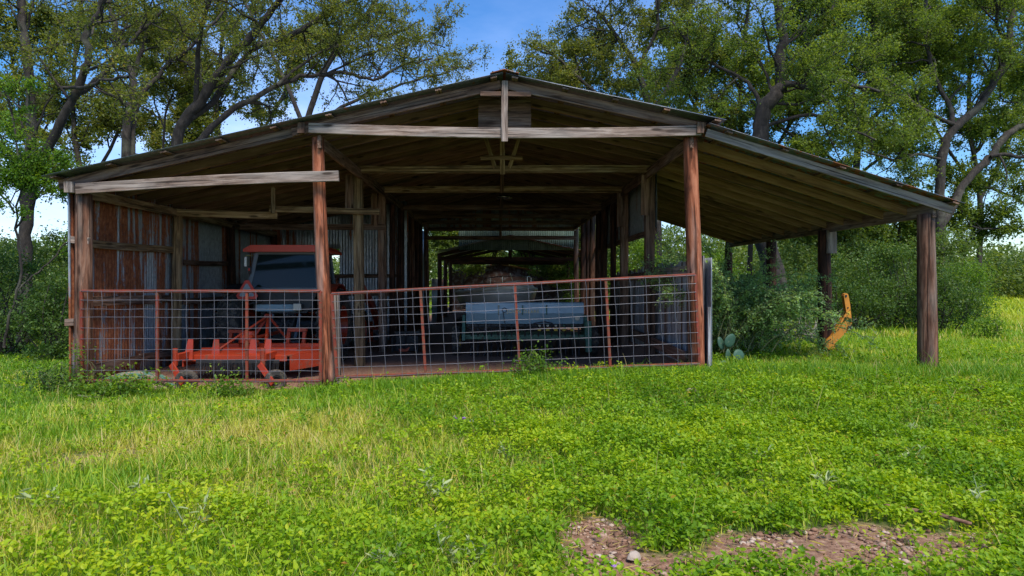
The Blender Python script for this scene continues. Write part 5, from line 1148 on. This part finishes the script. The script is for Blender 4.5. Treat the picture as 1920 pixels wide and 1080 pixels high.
for (y0, y1, dn, wf, seg) in ((2.7, 4.6, 3000, 1.0, 3), (4.6, 7, 2100, 1.3, 3), (7, 10.2, 1500, 1.7, 3), (10.2, 15, 700, 2.4, 2), (15, 24, 240, 4.0, 2), (24, 45, 60, 8.0, 2)):
    x, y = wedge(rg, y0, y1, dn); le = leafiness(x, y); b = patch_mask(x, y)
    k = (rg.random(len(x)) > le*.62)*(rg.random(len(x)) > b*1.3)*(~(inside_barn(x, y).astype(bool)))*(~((x > -3.2)&(x < 3.4)&(y > 20)&(y < 38))); x, y = x[k], y[k]; n_ = len(x)
    if y0 >= 10: 
        k = (np.abs(x) > 2.6)|(y > 25); x, y = x[k], y[k]; n_ = len(x)
    lf = lush(x, y); cl = fbm(x, y, .7, 81)
    h = (.05+.12*cl+.06*rg.random(n_)**2)*(1+.9*lf)*(1-.22*leafiness(x, y)*(y < 8))*(1+.4*sstep(3, 6, x)*sstep(7, 9, y)); h *= np.where(rg.random(n_) < .04, 1.7, 1)
    h *= 1-.45*np.clip(patch_mask(x, y)*1.6, 0, 1); h *= 1-.42*sstep(7.4, 8.6, y)*(1-sstep(14, 18, y))
    dry = fbm(x, y, 1.6, 91); dryp = np.clip((dry-.46)*1.9, 0, .7)*(1-lf)*(1+.9*sstep(0, -3.5, x)*(y < 8.5)); far_s = sstep(14, 20, y)*sstep(12, 18, x)
    rnd = np.clip(rg.normal(.40, .15, n_)-.16*lf+.30*far_s+.10*sstep(4.5, 3, y)-.16*sstep(-4.8, -6.5, x)*(y > 7), 0, .8); rnd = np.where(rg.random(n_) < dryp+.05, rg.uniform(.78, 1, n_), rnd)
    parts.append(blades(rg, x, y, h, (.0050+.003*rg.random(n_))*wf, rnd, .45, seg) if seg == 3 else blades(rg, x, y, h*1.15, (.0050+.003*rg.random(n_))*wf, rnd, .45, 3))
# scattered dry seed stalks
x, y = wedge(rg, 3, 10, 5); k = ~inside_barn(x, y).astype(bool); x, y = x[k], y[k]; n_ = len(x)
parts.append(blades(rg, x, y, .18+.2*rg.random(n_), np.full(n_, .0045), rg.uniform(.8, 1, n_), .25, 3))
# lush strip along the gates
x = rg.uniform(-3.2, 6.6, 22000); y = 9.05+rg.normal(0, .22, len(x)); k = y < 9.55; x, y = x[k], y[k]; n_ = len(x)
parts.append(blades(rg, x, y, .04+.13*rg.random(n_)*(.4+fbm(x, y, .5, 99))*(.7+.6*(x > -2)), .008+.004*rg.random(n_), np.clip(rg.normal(.30, .14, n_), 0, .8), .4, 3))
v, f, r = merge(parts); o = npobj('grass', v, f, M['grass'], None, {'rnd': r}); tag(o, 'uneven green meadow grass with straw coloured blades round the barn', 'grass', kind='stuff')
# dry straw litter lying flat
rg = np.random.default_rng(23); x, y = wedge(rg, 2.8, 9.2, 320); b = np.clip(fbm(x, y, 1.6, 91)-.48, 0, 1)*2.6+.10; k = (rg.random(len(x)) < b); x, y = x[k], y[k]; n_ = len(x)
C = np.stack([x, y, ground_z(x, y)+.012+.05*rg.random(n_)], -1)
v, f, r = scatter((NARROW[0]*np.array([.35, 1, 1]), NARROW[1]), C, rotmats(n_, rg.normal(0, .18, n_), rg), .04+.06*rg.random(n_), rg.uniform(.9, 1, n_)); v = v
o = npobj('straw_litter', v, f, M['grass'], None, {'rnd': r}); tag(o, 'dry straw litter lying between the grass blades', 'straw', kind='stuff')
# broad leaved cover: sprigs of several leaves
rg = np.random.default_rng(22); parts = []
for (y0, y1, dn, ls, nl_) in ((2.7, 4.4, 400, .034, 14), (4.4, 6.6, 320, .035, 13), (6.6, 9.3, 180, .039, 12), (9.3, 14, 35, .050, 9)):
    x, y = wedge(rg, y0, y1, dn); le = leafiness(x, y) if y0 < 9 else np.full(len(x), .35)
    k = (rg.random(len(x)) < le*1.15+.06)*(rg.random(len(x)) > np.clip(patch_mask(x, y)*1.1-.06, 0, .93))*(~inside_barn(x, y).astype(bool)); x, y = x[k], y[k]; n_ = len(x)
    H_ = (.03+.30*np.clip(fbm(x, y, .50, 61)-.22, 0, 1)+.05*rg.random(n_))*(1-.45*np.clip(patch_mask(x, y)*1.8, 0, 1)); tone = fbm(x, y, .6, 63)*.5+fbm(x, y, 2.6, 64)*.5; tone = np.clip((tone-.5)*1.7+.47, 0, 1)
    X = np.repeat(x, nl_)+rg.normal(0, .032, n_*nl_); Y = np.repeat(y, nl_)+rg.normal(0, .032, n_*nl_); hh = np.repeat(H_, nl_)*(.35+.65*rg.random(n_*nl_)**.6)
    C = np.stack([X, Y, ground_z(X, Y)+hh], -1); m_ = len(C)
    rnd = np.clip(np.repeat(tone, nl_)*.85+rg.normal(0, .13, m_)+.15*(rg.random(m_)-.3)+.07*sstep(5, 3, Y), 0, .90); rnd = np.where(rg.random(m_) < .008, rg.uniform(.95, 1, m_), rnd)
    parts.append(scatter(LEAFC, C, rotmats(m_, rg.normal(.05, .55, m_), rg), ls*(.55+.75*rg.random(m_)), rnd))
    st = 3; xs, ys_ = np.repeat(x, st)+rg.normal(0, .02, n_*st), np.repeat(y, st)+rg.normal(0, .02, n_*st)
    parts.append(blades(rg, xs, ys_, np.repeat(H_, st)*.9, np.full(n_*st, .004), rg.uniform(.1, .5, n_*st), .2, 3))
v, f, r = merge(parts); o = npobj('ground_cover', v, f, M['cover'], None, {'rnd': r}); tag(o, 'bright yellow green leafy ground cover in the foreground', 'ground cover', kind='stuff')
# ------------------------------------------------------------------ stones
def rock(name, x, y, s, mat, seed, sink=.35, label=None, cat=None, sq=(1, .8, .55)):
    import bmesh
    bm = bmesh.new(); bmesh.ops.create_icosphere(bm, subdivisions=2, radius=1); rr = random.Random(seed)
    pl = [(Vector((rr.uniform(-1, 1), rr.uniform(-1, 1), rr.uniform(-1, 1))).normalized(), rr.uniform(.55, .9)) for _ in range(9)]
    for v_ in bm.verts:
        for nr, d in pl:
            q_ = v_.co.dot(nr)
            if q_ > d: v_.co -= nr*(q_-d)*.85
        v_.co *= 1+rr.uniform(-.04, .04); v_.co = Vector((v_.co.x*sq[0], v_.co.y*sq[1], v_.co.z*sq[2]))*s
    me = bpy.data.meshes.new(name); bm.to_mesh(me); bm.free(); me.materials.append(mat); o = link(bpy.data.objects.new(name, me))
    o.location = (x, y, gz(x, y)+s*sq[2]*(1-2*sink)*.9); o.rotation_euler = (0, 0, rr.uniform(0, 6)); return tag(o, label, cat) if label else o
def grd(px, py, h=0):   # point on the ground seen at a pixel
    Y = 8.0
    for _ in range(30): Y = (CH-gz((px-935)/F*Y, Y)-h)*F/(py-530)
    return (px-935)/F*Y, Y
for (px, py, s, mt, lab) in ((1297, 741, .075, 'stone', 'pinkish stone in the green grass in front of the right gate post'), (598, 970, .05, 'stone', 'small pinkish stone in the leafy foreground left of centre'), (85, 892, .05, 'stone', 'pink stone lying in dry grass near the left edge'), (1188, 1052, .055, 'stone_pale', 'larger pale stone among the gravel of the central bare patch'), (1428, 905, .035, 'stone', 'small stone at the edge of the leaves above the right bare patch'), (1590, 955, .04, 'stone', 'rounded pinkish stone inside the right bare patch'), (296, 1072, .05, 'stone_pale', 'pale stone at the bottom edge left of centre')):
    x, y = grd(px, py); rock('stone', x, y, s, M[mt], px, .12 if px != 1297 else -.25, lab, 'stone')
V = []; Fq = []; rg = np.random.default_rng(9); import bmesh
bm = bmesh.new(); bmesh.ops.create_icosphere(bm, subdivisions=1, radius=1); iv = np.array([v_.co[:] for v_ in bm.verts]); fi = np.array([[v_.index for v_ in f_.verts] for f_ in bm.faces]); bm.free()
x = rg.uniform(-.1, 3.3, 26000); y = rg.uniform(2.9, 4.6, 26000); k = rg.random(26000) < np.clip(patch_mask(x, y)-.15, 0, 1)*.8*np.clip(fbm(x, y, .22, 44)*1.6-.45, 0, 1); x, y = x[k], y[k]; n_ = len(x); s = .004+.022*rg.random(n_)**3
VV = iv[None]*s[:, None, None]*np.array([1, .85, .5])*(1+rg.normal(0, .16, (n_, len(iv), 1))); a = rg.random(n_)*6.28; ca, sa = np.cos(a)[:, None], np.sin(a)[:, None]
VV = np.stack([VV[..., 0]*ca-VV[..., 1]*sa+x[:, None], VV[..., 0]*sa+VV[..., 1]*ca+y[:, None], VV[..., 2]+(ground_z(x, y)+s*.2+.002)[:, None]], -1)
gm, n, l, p = newmat('gravel_stone'); a_ = n.new('ShaderNodeAttribute'); a_.attribute_name = 'rnd'; c_r = ramp(n, [(0, (.13,.065,.04)), (.45, (.24,.135,.085)), (.8, (.33,.22,.16)), (1, (.44,.36,.29))]); l.new(a_.outputs['Fac'], c_r.inputs[0]); l.new(c_r.outputs[0], p.inputs['Base Color']); p.inputs['Roughness'].default_value = .9
o = npobj('gravel', VV.reshape(-1, 3), (fi[None]+(np.arange(n_)*len(iv))[:, None, None]).reshape(-1, 3), gm, None, {'rnd': np.repeat(rg.random(n_), len(iv))}); tag(o, 'small pinkish gravel scattered on the bare soil patches', 'gravel', kind='stuff')
# fallen branch beside the right bare patch
pts = [grd(*q_) for q_ in ((1560, 953), (1630, 966), (1700, 976), (1760, 990), (1822, 1004))]
b_ = MB(); b_.tube([(x, y, gz(x, y)+.07+.012*(i % 2)) for i, (x, y) in enumerate(pts)], [.006, .011, .014, .015, .010], 9); tag(b_.build('fallen_branch', M['board_brown'], None, True), 'long thin fallen branch lying along the right bare patch', 'branch')
# dry twig clump at the right, small dead stump in the centre
for (px, py, nn, L_, lab, nm) in ((1842, 742, 70, .16, 'clump of dead brown twigs in the grass near the right edge', 'twig_clump'), (787, 1022, 40, .05, 'tiny dark tuft of dead stems in the foreground cover', 'dead_tuft')):
    x, y = grd(px, py); b_ = MB()
    for i in range(nn):
        a = random.uniform(0, 6.28); p0 = Vector((x+random.uniform(-1, 1)*L_, y+random.uniform(-.5, .5)*L_, gz(x, y)+random.uniform(0.02, .03+.5*L_))); d = Vector((math.cos(a), math.sin(a), random.uniform(-.1, .6)))*L_; b_.tube([p0, p0+d*.5, p0+d+Vector((0, 0, -.01))], [.005, .004, .002], 4)
    tag(b_.build(nm, M['board_brown'], None), lab, 'twigs' if nm == 'twig_clump' else 'tuft')
# silvery weeds
def silver(px, py, H_, lab, seed):
    rg = np.random.default_rng(seed); x, y = grd(px, py); z = gz(x, y); H_ *= 1.35; T_ = thing('silvery_weed', lab, 'weed', (x, y, z), 'silvery weeds standing above the leafy ground cover'); tv = []; C = []; Mx = []; S = []
    for i in range(rg.integers(2, 5)):
        P = [np.array([x, y, z-.01])]; d = unit(np.array([rg.normal(0, .35), rg.normal(0, .3), 1.0]))
        for q in range(9): d = unit(d+rg.normal(0, .08, 3)); P.append(P[-1]+d*H_/9*(1 if i == 0 else .8))
        P = np.array(P); tv.append(tube_np(P, np.linspace(.0045, .002, 10), 5))
        for q in range(3, 10):
            for s_ in range(2): C.append(P[q]+rg.normal(0, .004, 3)); Mx.append(rg.random()*6.28); S.append((.05+.05*rg.random())*(1.1-.5*q/9))
    V = []; Fq = []; o = 0
    for v, f in tv: V.append(v); Fq.append(f+o); o += len(v)
    npobj('stem', np.concatenate(V), np.concatenate(Fq), M['silver_stem'], T_, None, True); C = np.array(C); n_ = len(C)
    tp = (NARROW[0]*np.array([1.3, 1, 1]), NARROW[1]); v, f, r = scatter(tp, C, rotmats(n_, rg.normal(.45, .35, n_), rg, np.array(Mx)), np.array(S)*1.3, rg.random(n_)); npobj('leaves', v, f, M['silver_leaf'], T_, {'rnd': r})
m_, n, l, p = newmat('silvery_stem'); p.inputs['Base Color'].default_value = (.28,.34,.20,1); p.inputs['Roughness'].default_value = .8; M['silver_stem'] = m_
for i, (px, py, H_, lab) in enumerate(((360, 1010, .24, 'tallest silvery weed in the lower left foreground'), (110, 960, .20, 'silvery weed near the left edge below the straw patch'), (265, 945, .14, 'smaller silvery weed between the two left foreground weeds'), (808, 930, .18, 'silvery weed left of centre above the tiny dead tuft'), (835, 960, .15, 'silvery weed slightly right of its taller neighbour left of centre'), (842, 1070, .17, 'silvery weed at the bottom edge left of the central bare patch'), (905, 1075, .14, 'small silvery weed at the bottom edge next to the central bare patch'), (715, 1085, .12, 'silvery weed cut by the bottom edge, leftmost of the bottom three'), (1540, 930, .14, 'silvery weed above the right bare patch'), (1710, 880, .15, 'silvery weed at the middle right of the ground cover'), (1855, 985, .22, 'broad silvery weed beyond the end of the fallen branch'), (1420, 880, .13, 'silvery weed in the cover right of centre'), (950, 870, .12, 'pale star shaped silvery weed near the centre of the cover'), (1700, 820, .12, 'farthest silvery weed in the right half of the cover'), (1365, 800, .13, 'thin silvery weed in grass right of the pinkish stone'))): silver(px, py, H_, lab, 300+i)
# purple flowers
for i, (px, py, lab) in enumerate(((853, 789, 'leftmost of the purple flowers in the grass left of centre'), (869, 791, 'brightest purple flower in the grass left of centre'), (884, 797, 'lowest purple flower of the small row in the grass'), (928, 795, 'rightmost purple flower of the small row in the grass'), (1124, 817, 'single purple flower in the cover right of centre'), (1146, 1072, 'purple flower at the bottom edge in the bare patch'))):
    rg = np.random.default_rng(400+i); x, y = grd(px, py, .10); z = gz(x, y); T_ = thing('purple_flower', lab, 'flower', (x, y, z), 'small purple flowers'); v, f = tube_np(np.array([[x, y, z], [x+.005, y, z+.06], [x, y, z+.125]]), [.002, .002, .0015], 4); npobj('stem', v, f, M['silver_stem'], T_)
    n_ = 16; v, f, r = scatter(LEAF4, np.tile([x, y, z+.125], (n_, 1)), rotmats(n_, rg.uniform(.0, 1.1, n_), rg), .026+.008*rg.random(n_), rg.random(n_)); npobj('petals', v, f, M['purple'], T_, {'rnd': r})
print('faces', sum(len(o.data.polygons) for o in bpy.data.objects if o.type == 'MESH'))
